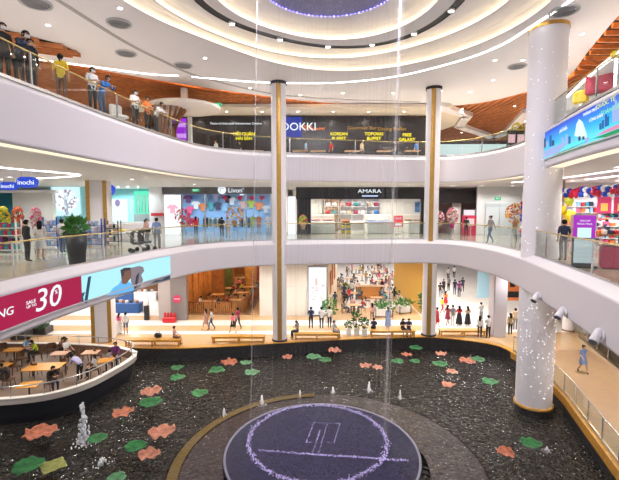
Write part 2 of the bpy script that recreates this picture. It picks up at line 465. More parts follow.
def slats(poly_in, poly_out, y0, y1, x0, x1, z, step, mb, ang=0):
    y = y0
    while y < y1:
        xs = x0; run = None
        k = x0
        while k <= x1:
            p = (k, y + (k - x0) * ang); ok = (poly_in is None or inside(p, poly_in)) and (poly_out is None or not inside(p, poly_out))
            if ok and run is None: run = k
            if (not ok or k + .25 > x1) and run is not None:
                if k - run > .3:
                    a, b = run, k; ya, yb = y + (a - x0) * ang, y + (b - x0) * ang; t = .06
                    mb.add([(a, ya - t, z), (b, yb - t, z), (b, yb + t, z), (a, ya + t, z), (a, ya - t, z + .22), (b, yb - t, z + .22), (b, yb + t, z + .22), (a, ya + t, z + .22)],
                           [[0, 3, 2, 1], [0, 1, 5, 4], [2, 3, 7, 6], [1, 2, 6, 5], [3, 0, 4, 7]])
                run = None
            k += .25
        y += step
m = MB(); slats(None, EDGE, 4, 27, 8, 28, 17.75, .85, m); slats(None, EDGE, -10, 43, -28, 8, 17.75, .6, m, .8)
m2 = MB(); EX = [Vector((p.y, p.x, 0)) for p in EDGE]; slats(None, EX, 8, 29, 27, 53, 17.75, .5, m2); m.add([(y, x, z) for x, y, z in m2.v], [f[::-1] for f in m2.f])
struct('ceiling_slats', m, SLAT)
m = MB(); m.box((0, 20, 19.35), (62, 80, .1)); struct('ceiling_backing', m, SLATDARK)
m = MB(); m.strip(atz(EDGE, 18.25), atz([CC + (p - CC) * 4 for p in EDGE], 18.25), 0, True); struct('ceiling_slat_board', m, SLATDARK)
m = MB(); tri = [Vector(p) for p in pp(17.66, (-30, 22), (0, 30), (30, 38), (58, 45), (78, 53.5), (60, 54.5), (25, 49), (0, 44), (-30, 38))]
m.prism(tri[::-1], 17.69, 17.74, 1); slats(tri, None, 2, 30, -24, -8, 17.5, .36, m, .5); struct('trim_2', m, [SLAT, SLATDARK], 'cedar slat wedge let into the white ceiling, top left')
# linear ceiling lights and grooves
def ribbon(name, pts, wd, z, mt, label):
    c = resample(spline(pts), .5); mb = MB(); mb.strip(atz(offset(c, wd / 2), z), atz(offset(c, -wd / 2), z)); mb.strip(atz(offset(c, wd / 2), z), atz(offset(c, wd / 2), z + .03)); mb.strip(atz(offset(c, -wd / 2), z), atz(offset(c, -wd / 2), z + .03))
    return mb.build(name, mt, label=label, cat='ceiling light' if mt is COOL else 'ceiling groove', **({} if mt is COOL else {'kind': 'structure'}))
ribbon('linear_light', pp(17.72, (10, 54), (40, 60), (100, 68), (150, 74.5), (178, 76)), .13, 17.72, COOL, 'white linear light along the ceiling above the upper left crowd')
ribbon('linear_light', pp(17.72, (192, 77), (250, 82), (300, 83.5), (345, 82.5), (400, 76), (460, 61), (500, 46), (530, 28), (572, 0), (590, -18)), .12, 17.72, COOL, 'long curved white linear light sweeping past the round column top')
GRV = mat('groove_grey', (.42, .40, .40), .7)
ribbon('trim_groove', pp(17.72, (57, 0), (121, 40), (160, 60), (200, 77), (270, 93.5), (330, 99), (420, 102)), .22, 17.725, GRV, None)
def vent(px, py, r, label):
    p = P(px, py, 17.7); t = thing('ceiling_vent', label, 'vent', p)
    MB().lathe([(r, .05), (r, 0), (r * .92, -.02), (r * .86, .0)], n=24).build('rim', mat('vent_grey', (.5, .5, .52), .5), t)
    v = MB()
    for k in range(1, 6): v.lathe([(r * .86 * k / 6, .02), (r * .86 * k / 6 + .03, -.01), (r * .86 * k / 6 + .06, .02)], n=20)
    v.lathe([(r * .86, .03), (0.001, .03)], n=20); v.build('louvre_rings', mat('vent_dark', (.22, .22, .24), .5), t)
for a in ((36, 4, .62, 'round grey ceiling vent nearest the top left corner of the ceiling'), (119, 24, .55, 'round grey ceiling vent midway between the corner and the coffer rings, upper of two'),
          (126, 54, .55, 'round grey ceiling vent just above the white linear light on the left'), (183, 66, .55, 'round grey ceiling vent under the outer coffer ring on the left'),
          (564, 12, .6, 'round grey ceiling vent right above the sparkling round column'), (517, 67, .55, 'round grey ceiling vent left of the sparkling round column')): vent(*a)


# ------------------------------------------------------------------ lamps (each downlight is a fitting with its own spot)
def spot(loc, e, size=2.7, rad=.1, color=(1, .95, .88), blend=.6):
    l = bpy.data.lights.new('downlight_beam', 'SPOT'); l.energy = e; l.spot_size = size; l.spot_blend = blend; l.shadow_soft_size = rad; l.color = color
    o = bpy.data.objects.new('downlight_beam', l); col.objects.link(o); o.location = loc
    return o
def downlight(p, e, label, group=None, r=.11, color=(1, .95, .88), size=2.7):
    t = thing('downlight', label, 'ceiling light', p, 0, group)
    MB().lathe([(r * 1.35, .0), (r * 1.35, -.02), (r, -.025), (r, 0)], n=14).build('trim_ring', WHITE, t)
    MB().lathe([(r, -.012), (.001, -.012)], n=14).build('lens', LAMP, t)
    o = spot((0, 0, -.06), e, size, .12, color); o.parent = t
for (px, py) in ((48, 25), (343, 93), (393, 93), (441, 91), (495, 60), (523, 60), (582, 34), (493, 80), (250, 88), (205, 58), (120, 8), (470, 92), (300, 95)):
    downlight(P(px, py, 17.74), L_CEIL, 'small round white downlight in the third floor ceiling', 'third floor ceiling downlights')
for (x, y) in ((-9, 6), (-12, 12), (9, 9), (6, 3), (-3, 3), (13, 36), (0, 36), (-14, 33)):
    downlight((x, y, 17.74), L_CEIL, 'small round white downlight in the third floor ceiling', 'third floor ceiling downlights')
def track_spot(px, py, label):
    p = P(px, py, 18.1); t = thing('track_spotlight', label, 'spotlight', (p.x, p.y, 18.13))
    h = MB().lathe([(.001, -.0), (.17, -.0), (.16, -.08), (.12, -.1)], n=16).build('housing', mat('lamp_white', (.85, .85, .85), .4), t)
    MB().lathe([(.12, -.09), (.001, -.085)], n=16).build('lens', LAMP, h)
for a in ((232, 23, 'track spotlight first from the left in the black ceiling slot'), (280, 39, 'track spotlight second from the left in the black ceiling slot'),
          (328, 46, 'track spotlight above the middle of the scene in the black ceiling slot'), (372, 44, 'track spotlight fourth from the left in the black ceiling slot'),
          (414, 33, 'track spotlight second from the right in the black ceiling slot'), (451, 10, 'track spotlight rightmost in the black ceiling slot')): track_spot(*a)
# broad fill light added under the dark canopy, with no fitting of its own
l = bpy.data.lights.new('coffer_fill', 'AREA'); l.shape = 'DISK'; l.size = 5.4; l.energy = 1500; l.color = (.95, .92, 1)
o = bpy.data.objects.new('coffer_fill', l); col.objects.link(o); o.location = (.85, 17.3, 18.25)
for x, y in ((-13, 8), (-13.5, 15), (-13, 21), (-11.5, 27), (-18, 11), (-19, 18), (-18, 25), (-17, 32), (-9, 32.5), (-3, 33), (3, 33.3), (8, 33.5), (13, 32), (14.5, 25), (14, 19), (13, 13), (18, 14), (18.5, 22), (12, 7)):
    downlight((x, y, 11.14), L_UP, 'small round white downlight in the second floor ceiling', 'second floor ceiling downlights')
for x, y in ((-13, 30.5), (-8, 31), (-3, 31.5), (2, 32), (7, 32.3), (12, 32), (15, 28), (15.5, 22), (15, 16), (-20, 31), (-17, 38), (6, 38), (5, 44), (9, 50), (12, 40), (15, 47), (13, 55), (-19, 44), (5, 56), (11.5, 35), (14, 37), (10.5, 44), (12, 50), (-21, 38), (-16, 34.5), (12.5, 60), (8, 62), (-12.5, 23), (-15, 17)):
    downlight((x, y, 5.36), L_GROUND, 'small round white downlight in the unseen ground floor ceiling', 'ground floor ceiling downlights')  # several added over the white hall to brighten it

# outer walls
m = MB(); m.box((0, 44, 9), (62, .3, 7.2)); m.box((-11.5, 44, 15.5), (39, .3, 5.6)); m.box((8, 48.5, 15.5), (.3, 9, 5.6)); struct('wall_back', m, WHITE)
m = MB(); m.box((-30, 20, 9), (.3, 47, 19)); struct('wall_left', m, WHITE)
m = MB(); m.box((30, 20, 9), (.3, 47, 19)); struct('wall_right', m, WHITE)
m = MB(); m.box((0, 72, 2.7), (70, .3, 5.6)); struct('wall_hall_back', m, WHITE)
m = MB(); m.box((0, 57, 5.45), (70, 27, .1)); struct('ceiling_hall', m, CEIL)

# ------------------------------------------------------------------ columns
def round_column(name, x, y, r, z0, z1, label, strip=True):
    t = thing(name, label, None, (x, y, 0)); t['kind'] = 'structure'
    MB().lathe([(r, z0), (r, z1)], n=36).build('shaft', WHITE, t)
    if strip:
        a0 = math.atan2(-y, -x); mb = MB(); w_ = .30
        A = [(math.cos(a0 + k * w_) * (r + .015), math.sin(a0 + k * w_) * (r + .015)) for k in (-1, -.5, 0, .5, 1)]
        B = [(p[0] * .96, p[1] * .96) for p in A][::-1]
        mb.prism(A + B, z0, z1 - .02); mb.build('bronze_strip', GOLD, t, label='bronze strip down the face')
        MB().lathe([(r + .04, z0), (r + .04, z0 + .12), (r, z0 + .13)], n=36).build('foot_ring', BLACK, t)
    return t
round_column('column', -2.1, 28.55, .5, 0, 17.75, 'slim white round column with a bronze strip, left of the two at the back')
MB().lathe([(.56, 17.55), (.56, 17.75)], (-2.1, 28.55, 0), 36).build('trim_column_cap', BLACK, kind='structure')
round_column('column', 8.75, 29.75, .5, 0, 17.75, 'slim white round column with a bronze strip, right of the two at the back')
MB().lathe([(.56, 17.55), (.56, 17.75)], (8.75, 29.75, 0), 36).build('trim_column_cap', BLACK, kind='structure')
c3 = round_column('column', 11.26, 20.1, .83, -.5, 17.75, 'thick white round column with scattered sparkles standing in the pond', False)
MB().lathe([(.88, -1.4), (.88, -.5)], n=36).build('black_plinth', STONE, c3, label='black stone plinth')
MB().lathe([(.9, -.52), (.9, -.41), (.83, -.4)], n=36).build('bronze_ring', GOLD, c3, label='bronze ring at the foot')
MB().lathe([(.86, 17.58), (.86, 17.75)], n=36).build('bronze_cap', GOLD, c3, label='bronze ring at the ceiling')
m = MB()
for i in range(300):
    a = PI * (1.02 + .85 * R.random()); z = -.1 + 17 * R.random()
    if R.random() < .35: z = 3 + 3 * R.gauss(0, .5)
    q = .008 + .016 * R.random() ** 2
    m.ball((.838 * math.cos(a), .838 * math.sin(a), z), q * .8, 5, 3)
m.build('sparkles', glow('sparkle', (1, .98, 1), 3), c3, label='tiny sparkling points of light', kind='stuff')
def square_column(x, y, w_, z0, z1, label, mt, strips=True, rz=0):
    t = thing('column', label, None, (x, y, 0), rz); t['kind'] = 'structure'
    MB().box((0, 0, (z0 + z1) / 2), (w_, w_, z1 - z0), ch=.05).build('shaft', mt, t)
    if strips:
        for sx in (-1, 1):
            MB().box((sx * (w_ / 2 - .12), -w_ / 2 - .01, (z0 + z1) / 2), (.24, .06, z1 - z0 - .02)).build('bronze_strip', GOLD, t, label='bronze strip on the corner')
square_column(-14.5, 28.6, 1.3, 0, 11.15, 'square white column with bronze corner strips beside the bow of the boat', WHITE, True, .2)
square_column(13.7, 29.6, .95, 0, 5.37, 'plain grey-white pier beside the right end of the pond', mat('pier_grey', (.5, .48, .55), .5), False)

# ------------------------------------------------------------------ glass balustrades
def balustrade(label, line, z0, h, step, y_min=3.5, rail=BRASS, post_every=3, r=.027):
    q = [p for p in line]; t = thing('balustrade', label, 'railing', (q[len(q) // 2].x, q[len(q) // 2].y, z0))
    q = [p - Vector((t.location.x, t.location.y, 0)) for p in q if p.y > y_min]; q = resample(q, step / 6)
    n = (len(q) - 1) // 6; ir = q
    MB().tube([p + Vector((0, 0, h)) for p in q[::2] + [q[-1]]], r, 8).build('handrail', rail, t, label='slim metal handrail')
    c = MB(); A = offset(q, .03); B = offset(q, -.03)
    for u, v2, a, b in ((A, A, 0, .1), (B, B, 0, .1), (A, B, .1, .1)): c.strip(atz(u, a), atz(v2, b))
    c.build('base_channel', STEEL, t)
    for k in range(n):
        s_ = q[k * 6:k * 6 + 7]
        if len(s_) < 3: continue
        d0 = (s_[1] - s_[0]).normalized() * .02; s_ = [s_[0] + d0] + s_[1:-1] + [s_[-1] - d0]
        A, B = offset(s_, .008), offset(s_, -.008); g = MB()
        g.strip(atz(A, .1), atz(A, h - .03)); g.strip(atz(B, .1), atz(B, h - .03)); g.strip(atz(A, h - .03), atz(B, h - .03))
        g.build('glass_panel', GLASS, t)
        if post_every and k % post_every == 0:
            p = q[k * 6]; MB().box((p.x, p.y, h / 2), (.05, .05, h)).build('post', STEEL, t)
    return t
balustrade('glass balustrade with a brass handrail round the second floor', offset(L2, .46), 7.02, 1.2, 1.55)
balustrade('glass balustrade with a brass handrail round the third floor', offset(L3, .3), 13.1, 1.1, 1.6)
balustrade('low glass balustrade along the ground floor boardwalk on the right', offset([p for p in RP], .12), .01, 1.0, 1.5, 6, STEEL, 1, .025)

# ------------------------------------------------------------------ led ribbon screens on the slab edges
class Face:                       # a slab edge as a drawing board: distance along it and height
    def __init__(s, line, lo, hi, off=-.05):
        q = offset(line, off); s.q = q[lo:hi]; s.L = [0]
        for a, b in zip(s.q, s.q[1:]): s.L.append(s.L[-1] + (b - a).length)
    def at(s, d, z, off=0):
        d = min(max(d, 0), s.L[-1] - 1e-6); j = 0
        while s.L[j + 1] < d: j += 1
        k = (d - s.L[j]) / (s.L[j + 1] - s.L[j]); p = s.q[j].lerp(s.q[j + 1], k); t = (s.q[j + 1] - s.q[j]).normalized()
        return Vector((p.x + t.y * off, p.y - t.x * off, z))
    def find(s, px, py):          # the spot on the board seen there
        best = None; v = (px - 309.5) / FPX; u = (240 - py) / FPX; d = Vector((v, math.cos(TH) + u * math.sin(TH), -math.sin(TH) + u * math.cos(TH)))
        for j, (a, b) in enumerate(zip(s.q, s.q[1:])):
            ca = a.x * d.y - a.y * d.x; cb = b.x * d.y - b.y * d.x
            if ca * cb <= 0 and abs(ca - cb) > 1e-9:
                k = ca / (ca - cb); p = a.lerp(b, k); return s.L[j] + k * (s.L[j + 1] - s.L[j]), CZ + d.z * p.y / d.y
        return 0, 0
    def panel(s, d0, d1, z0, z1, off=0, n=24, mi=0, mb=None):
        mb = mb or MB(); D = [d0 + (d1 - d0) * i / n for i in range(n + 1)]
        for (oa, za, ob, zb) in ((off, z0, off, z1), (off - .04, z0, off, z0), (off, z1, off - .04, z1), (off - .04, z0, off - .04, z1)):
            mb.strip([s.at(d, za, oa) for d in D], [s.at(d, zb, ob) for d in D], mi)
        mb.add([s.at(d, z, o) for d in (d0,) for z in (z0, z1) for o in (off - .04, off)], [[0, 1, 3, 2]], mi); mb.add([s.at(d, z, o) for d in (d1,) for z in (z0, z1) for o in (off - .04, off)], [[0, 2, 3, 1]], mi)
        return mb
    def poly(s, pts, off, mb, mi=0, px=True):
        q = [s.find(*p) if px else p for p in pts]; mb.add([s.at(a, b, off) for a, b in q] + [s.at(a, b, off - .008) for a, b in q],
               [list(range(len(q))), list(range(len(q), 2 * len(q)))[::-1]] + [[i, (i + 1) % len(q), len(q) + (i + 1) % len(q), len(q) + i] for i in range(len(q))], mi)
    def text(s, body, px, py, size, mt, parent, off=.02, sx=1, shear=0, wid=None):
        me = text_mesh(body, size, .004, sx=sx, shear=shear); me.materials.clear(); me.materials.append(mt); d, z = s.find(px, py)
        for v in me.vertices: v.co = s.at(d + v.co.x, z + v.co.y, off + v.co.z)
        o = link('lettering', me, parent); return o
iy = lambda line, y, right=False: (max if right else min)(range(len(line)), key=lambda i: (abs(line[i].y - y) + (50 if (line[i].x > 0) != right else 0)) * (-1 if right else 1)) if not right else min(range(len(line)), key=lambda i: abs(line[i].y - y) + (50 if line[i].x < 0 else 0))
FL = Face(L2, iy(L2, 5), iy(L2, 27))
scr = thing('led_ribbon_screen', 'long led ribbon screen on the slab edge, crimson sale panel beside a pale blue picture', 'screen', (0, 0, 0))
d1 = FL.find(82, 290)[0]; d2 = FL.find(170.5, 268)[0]
RED = glow('screen_red', (.36, .004, .055), 1.0); SKYB = glow('screen_blue', (.42, .82, .95), 1.0)
FL.panel(0, d1 - .01, 5.72, 6.72).build('red_panel', RED, scr, label='crimson sale panel')
FL.panel(d1, d2, 5.72, 6.72).build('blue_panel', SKYB, scr, label='pale blue picture panel')
f = MB(); FL.panel(0, d2 + .06, 6.72, 6.77, .02, 40, 0, f); FL.panel(0, d2 + .06, 5.66, 5.72, .02, 40, 0, f); f.build('screen_frame', mat('frame_silver', (.55, .55, .6), .35), scr)
PW = glow('screen_white', (.86, .93, 1), 1.0)
FL.text('30', 47, 299, 1.05, PW, scr, sx=1.25, shear=.18); FL.text('SALE', 30.5, 302, .16, PW, scr, sx=1.3); FL.text('UP TO', 31, 306, .12, PW, scr, sx=1.3); FL.text('%', 55.5, 292, .2, PW, scr, .03)
FL.text('NG', 4.5, 313, .34, PW, scr, sx=1.3, shear=.15)
pic = MB(); PM = [glow('pic_navy', (.02, .06, .10), 1), glow('pic_shirt', (.13, .47, .85), 1), glow('pic_face', (.19, .09, .06), 1), glow('pic_hair', (.04, .035, .05), 1), glow('pic_grey', (.22, .19, .22), 1)]
FL.poly([(87, 303), (84, 303), (88, 277), (91, 276)], .012, pic, 0); FL.poly([(81, 303), (82, 293), (85, 292), (83, 297), (84, 303)], .01, pic, 0)
FL.poly([(107, 296), (113, 288), (119, 284), (121, 280), (127, 281), (132, 284), (134, 289), (133, 291)], .012, pic, 1)
FL.poly([(130, 268), (139, 266), (143, 267), (144, 271), (141, 275), (143, 280), (140, 287), (134, 289), (131, 282)], .01, pic, 4)
FL.poly([(121, 269.5), (126, 268.5), (130, 269), (131, 273), (130.5, 278), (128, 281), (126, 284), (122, 284), (121, 278)], .02, pic, 2)
FL.poly([(120, 270), (124, 267.8), (130, 267.5), (130, 270), (124, 271), (123, 276), (121, 277)], .028, pic, 3)
FL.poly([(134, 289), (136, 276), (139, 272), (138, 280), (136, 288)], .02, pic, 3)
FL.poly([(150, 283.6), (156, 280.5), (162, 279.5), (166, 277), (170, 275.5), (170, 279)], .012, pic, 0)
pic.build('picture', PM, scr, label='picture of a man in a blue shirt before grey rocks')
# right screen
FR = Face(L3, iy(L3, 23, True), iy(L3, 4, True))
sr = thing('led_ribbon_screen', 'led ribbon screen with a blue bay skyline picture on the right third floor slab edge', 'screen', (0, 0, 0))
def skymat():
    mm = bpy.data.materials.new('screen_sky'); mm.use_nodes = True; nt = mm.node_tree; b = nt.nodes['Principled BSDF']; b.inputs['Base Color'].default_value = (.02, .02, .02, 1)
    g = nt.nodes.new('ShaderNodeNewGeometry'); s_ = nt.nodes.new('ShaderNodeSeparateXYZ'); nt.links.new(g.outputs['Position'], s_.inputs[0])
    r = nt.nodes.new('ShaderNodeMapRange'); r.inputs[1].default_value = 11.7; r.inputs[2].default_value = 12.75; nt.links.new(s_.outputs['Z'], r.inputs[0])
    c = nt.nodes.new('ShaderNodeValToRGB'); c.color_ramp.elements[0].color = (.10, .78, .92, 1); c.color_ramp.elements[1].color = (.0, .05, .72, 1); c.color_ramp.elements.new(.45).color = (.0, .42, .88, 1)
    nt.links.new(r.outputs[0], c.inputs[0]); nt.links.new(c.outputs[0], b.inputs['Emission Color']); b.inputs['Emission Strength'].default_value = 1
    return mm
ds = FR.find(544, 146)[0]
FR.panel(ds, FR.L[-1], 11.55, 12.74, 0, 40).build('screen', skymat(), sr)
f = MB(); FR.panel(ds - .05, FR.L[-1], 12.74, 12.79, .02, 40, 0, f); FR.panel(ds - .05, FR.L[-1], 11.5, 11.55, .02, 40, 0, f); FR.panel(ds - .07, ds, 11.5, 12.79, .02, 3, 0, f); f.build('screen_frame', MATS['frame_silver'], sr)
pic = MB(); PM = [glow('p_green', (.02, .32, .12), 1), glow('p_sail', (.75, .92, .85), 1), glow('p_city', (.02, .12, .40), 1), glow('p_pink', (.75, .25, .42), 1), glow('p_lav', (.35, .45, .8), 1), glow('p_deep', (.03, .05, .14), 1)]
FR.poly([(544.5, 159.5), (556, 154), (580, 144), (600, 136), (619, 128.5), (640, 119), (640, 124), (619, 134), (600, 141), (580, 147.5), (560, 154.5)], .012, pic, 0)
FR.poly([(575, 136), (577, 124), (579.5, 119), (583, 122), (587, 134), (587, 138)], .02, pic, 1)
FR.poly([(596, 136), (606, 130), (619, 124), (640, 114), (640, 118), (619, 128), (606, 133)], .016, pic, 3)
FR.poly([(544.5, 152), (550, 148), (558, 145), (566, 142), (574, 139), (590, 137), (588, 142), (574, 147), (556, 153.5), (544.5, 158)], .010, pic, 4)
for (a, b, hh, mi) in ((545, 148, 10, 5), (547.5, 147, 6, 4), (551, 147, 12, 2), (553.5, 146, 6, 5), (563, 145, 8, 4), (567, 144, 10, 4), (570, 144, 8, 2), (580, 141, 5, 5), (584, 140, 4, 5), (601, 130, 7, 2), (603.5, 129, 9, 2), (606.5, 127, 13, 2), (608.5, 126, 10, 2), (614, 123, 18, 4), (616.5, 122, 22, 4), (619, 121, 18, 4), (624, 118, 15, 2)):
    FR.poly([(a - 1, b), (a + 1, b - .8), (a + 1, b - hh), (a - 1, b - hh + .6)], .022, pic, mi)
pic.build('picture', PM, sr, label='picture of a bay with a white sail tower and a green shore')
SY = glow('p_yellow', (.75, .85, .1), 1); SW = glow('p_white', (.85, .92, 1), 1)
FR.text('QUỐC TẾ', 606.5, 103, .19, SY, sr, .026, 1.4); FR.text('THÀNH PHỐ', 590.5, 112, .15, SW, sr, .026, 1.2); FR.text('TOÀN CẦU', 612, 109.5, .19, glow('p_yg', (.25, .8, .4), 1), sr, .026, 1.3); FR.text('CÔNG DÂN', 596.5, 118, .14, SW, sr, .026, 1.2); FR.text('phố biển', 564, 129.5, .2, SW, sr, .026, 1.2)

# three bullet lamps on the right slab edge
FB = Face(L2, iy(L2, 22, True), iy(L2, 4, True), 0)
for i, (px, py) in enumerate(((541, 297), (566.5, 313), (604, 336))):
    d, z = FB.find(px, py); p = FB.at(d, z, .02); q = FB.at(d, z, .3)
    t = thing('bullet_lamp', 'white bullet lamp on the right slab edge, ' + ('nearest the sparkling column' if i == 0 else 'middle of three' if i == 1 else 'nearest the camera of three'), 'spotlight', p)
    n_ = (q - p).normalized(); MB().cone((0, 0, 0), n_ * .04, .14, .14, 16).build('wall_plate', WHITE, t); MB().cone(n_ * .02, n_ * .12, .05, .05, 10).build('stem', WHITE, t)
    e = n_ * .2 + Vector((-.12, -.10, -.16)); s0 = n_ * .14 + Vector((.08, .08, .10)); h = MB().cone(s0, e, .10, .135, 18).ball(s0, .10, 12, 8).build('housing', mat('lamp_grey', (.7, .68, .72), .35), t)
    MB().cone(e, e + (e - s0) * .04, .11, .11, 16).build('lens', mat('lens_dark', (.2, .2, .22), .1), h)

# ------------------------------------------------------------------ fountain stage in the pond
FX, FY = .5, 16.2
WET = mat('wet_stage', (.032, .023, .026), .12, var=.4, scale=5, bump=.5, bscale=7)
WETBLUE = mat('wet_stage_blue_lit', (.020, .020, .062), .06, var=.75, scale=12, bump=1.0, bscale=22)  # blue led light on the disc put into its base colour
FROTH = mat('violet_lit_froth', (.62, .54, .92), .5, emit=.10, ec=(.6, .5, 1))  # violet light put into the froth's colour, plus a faint glow
st = thing('fountain_stage', 'large round wet fountain stage with a blue-violet disc in the dark pond', 'fountain', (FX, FY, -.7))
MB().lathe([(6.1, -.3), (6.1, .02), (5.95, .05), (4.0, .07), (3.95, .07)], (.15, -.7, 0), 96).build('outer_rim', WET, st)
MB().lathe([(3.98, .05), (3.98, .13), (3.9, .14), (.001, .15)], n=96).build('blue_disc', WETBLUE, st, label='wet disc with blue-violet light put into its colour')
MB().lathe([(3.95, .13), (3.95, .17), (3.88, .17), (3.86, .14)], n=96).build('disc_edge', mat('edge_pale', (.2, .2, .27), .3), st, label='thin pale edge line')
mb = MB(); n = 40
A = [(.15 + 6.0 * math.cos(a), -.7 + 6.0 * math.sin(a)) for a in [PI * (.52 + .55 * i / n) for i in range(n + 1)]]
B = [(.15 + 5.6 * math.cos(a), -.7 + 5.6 * math.sin(a)) for a in [PI * (.52 + .55 * i / n) for i in range(n + 1)]]
mb.strip([(x, y, .075) for x, y in A], [(x, y, .08) for x, y in B]); mb.strip([(x, y, .04) for x, y in A], [(x, y, .075) for x, y in A])
mb.build('amber_light_band', mat('amber_band', (.10, .066, .012), .2, emit=.02, ec=(.55, .33, .04), bump=.6, bscale=9), st, label='amber lit band of the rim')  # amber light of the rim put mostly into the band's colour
def froth(pts, wd, dens, mb, q=.03):
    L = resample([Vector(p) for p in pts], .05)
    for p in L:
        for k in range(dens):
            r = q * (.4 + R.random()); mb.ball((p.x + R.gauss(0, wd), p.y + R.gauss(0, wd), p.z + R.random() * .05), (r, r, r * .8), 5, 3)
mb = MB(); froth([(-.15 + 2.93 * math.cos(2 * PI * i / 80), .8 + 2.93 * math.sin(2 * PI * i / 80), .16) for i in range(81)], .06, 4, mb, .022)
o = mb.build('falling_ring_splash', FROTH, st, label='ring of white froth where the water curtain lands'); o['kind'] = 'stuff'
def local(px, py): v = P(px, py, -.54); return (v.x - FX, v.y - FY, .16)
mb = MB(); froth([local(259, 450.5), local(300, 454)], .02, 2, mb, .02); froth([local(300, 454), local(318, 455), local(350, 457), local(388, 460), local(407, 461)], .025, 3, mb, .024)
for a, b in (((306, 443), (314, 423)), ((314, 423), (340, 424)), ((340, 424), (334, 443)), ((312, 455), (320, 431)), ((318, 455), (327, 425)), ((306, 443), (312, 443)), ((328, 443), (334, 443)), ((320, 431), (316, 443))):
    froth([local(*a), local(*b)], .012, 1, mb, .018)
o = mb.build('emblem_of_jets', FROTH, st, label='emblem and cross line drawn in small white jets'); o['kind'] = 'stuff'
# rain curtain
CURT = veil('falling_water', (.97, .95, 1), .03)
mb = MB()
for i in range(240):
    a = 2 * PI * R.random()
    if i > 150: a = (0 if i % 2 else PI) + .13 + R.gauss(0, .03)      # two denser streams
    x, y = .4 + 2.92 * math.cos(a), 17.0 + 2.92 * math.sin(a); z = -.5
    mb.cone((x + .45, y + .3, 18.28), (x, y, z), .006, .009, 4, caps=False)
mb.build('rain_curtain', CURT, label='sheer round curtain of falling water drops from the ceiling canopy to the stage', cat='water curtain', kind='stuff')
SPRAY = mat('spray_white', (.85, .86, .92), .3)
def jet(px, py, h, wd, label, z=-.66, n=60):
    p = P(px, py, z); mb = MB()
    for i in range(n):
        t = R.random() ** .8; r = wd * (.25 + .9 * (1 - t)) * .5; q = wd * (.05 + .08 * R.random())
        mb.ball((R.gauss(0, r * .5), R.gauss(0, r * .5), t * h), (q, q, q * (1.2 + 1.5 * R.random())), 5, 3)
    for i in range(n // 2):
        a = R.random() * 7; r = wd * (.4 + R.random() * .9); mb.ball((r * math.cos(a), r * math.sin(a), .02), wd * .07, 5, 3)
    o = MB().tube([(0, 0, -.1), (R.gauss(0, .02), 0, h * .5), (R.gauss(0, .02), 0, h)], [wd * .16, wd * .12, wd * .05], 6).build('water_jet', SPRAY, loc=p, label=label, cat='fountain jet'); mb.build('droplets', SPRAY, o)['kind'] = 'stuff'
jet(84, 443, 1.75, .42, 'tall white water jet rising in front of the boat', n=140)
jet(102, 463, .18, .3, 'low bubbling jet below the tall one near the boat', n=40)
for a in ((224, 417, .42, .16, 'small white jet on the amber stage rim, leftmost of the rim jets'), (262, 405, .5, .2, 'small white jet on the stage rim, second from the left'), (300, 397, .35, .14, 'small jet on the stage rim just left of centre'),
          (333, 393, .32, .14, 'small jet on the back stage rim above the emblem'), (369, 391, .5, .18, 'small jet on the stage rim beneath the coral leaf pair'), (400, 398, .4, .14, 'small jet on the stage rim, rightmost of the rim jets'), (547, 451, .16, .18, 'low bubbling jet beside the green leaf near the thick column')): jet(*a)

# ------------------------------------------------------------------ lotus leaves
LG = [mat('lotus_green', (.018, .13, .035), .6, var=.45, scale=5, spec=.2), mat('lotus_pale', (.07, .20, .09), .6, var=.4, scale=5, spec=.2)]
LO = [mat('lotus_coral', (.38, .125, .07), .6, var=.4, scale=5, spec=.2), mat('lotus_salmon', (.42, .175, .115), .6, var=.35, scale=5, spec=.2)]
LY = mat('lotus_yellowed', (.24, .25, .07), .6, var=.3, scale=5, spec=.2)
STEM = mat('lotus_stem', (.03, .05, .02), .6)
def leaf_mesh(seed, ruff, fold, square=False):
    r_ = random.Random(seed); n, k = 40, 7; ph = [r_.random() * 7 for _ in range(4)]; top, bot = [(0, 0, 0)], [(0, 0, -.02)]
    for j in range(1, k + 1):
        u = j / k
        for i in range(n):
            a = 2 * PI * i / n
            rad = u * (1 + .05 * math.sin(5 * a + ph[0]) + .035 * math.sin(9 * a + ph[1]))
            if square: rad = u * .85 / max(abs(math.cos(a)), abs(math.sin(a)))
            z = .16 * u * u + ruff * u * u * (math.sin(6 * a + ph[2]) * .6 + math.sin(11 * a + ph[3]) * .3) + fold * u * u * math.cos(2 * a + ph[0]) - .02 * math.cos(a * 10) * u
            top.append((rad * math.cos(a), rad * math.sin(a), z)); bot.append((rad * .99 * math.cos(a), rad * .99 * math.sin(a), z - .022))
    mb = MB(); N = len(top); fs = [[0, 1 + i, 1 + (i + 1) % n] for i in range(n)]
    for j in range(k - 1):
        for i in range(n): fs.append([1 + j * n + i, 1 + (j + 1) * n + i, 1 + (j + 1) * n + (i + 1) % n, 1 + j * n + (i + 1) % n])
    mb.add(top + bot, fs + [[q + N for q in f][::-1] for f in fs] + [[1 + (k - 1) * n + i, N + 1 + (k - 1) * n + i, N + 1 + (k - 1) * n + (i + 1) % n, 1 + (k - 1) * n + (i + 1) % n] for i in range(n)], 0, True)
    return mb
LM = {}
for key, args in (('g0', (1, .07, .05)), ('g1', (2, .09, .09)), ('o0', (3, .16, .12)), ('o1', (4, .18, .05)), ('y', (5, .02, .02, True))):
    mb = leaf_mesh(*args); me = bpy.data.meshes.new('leaf_blade'); me.from_pydata(mb.v, [], mb.f); me.polygons.foreach_set('use_smooth', [True] * len(mb.f)); me.materials.append(LG[0]); LM[key] = me
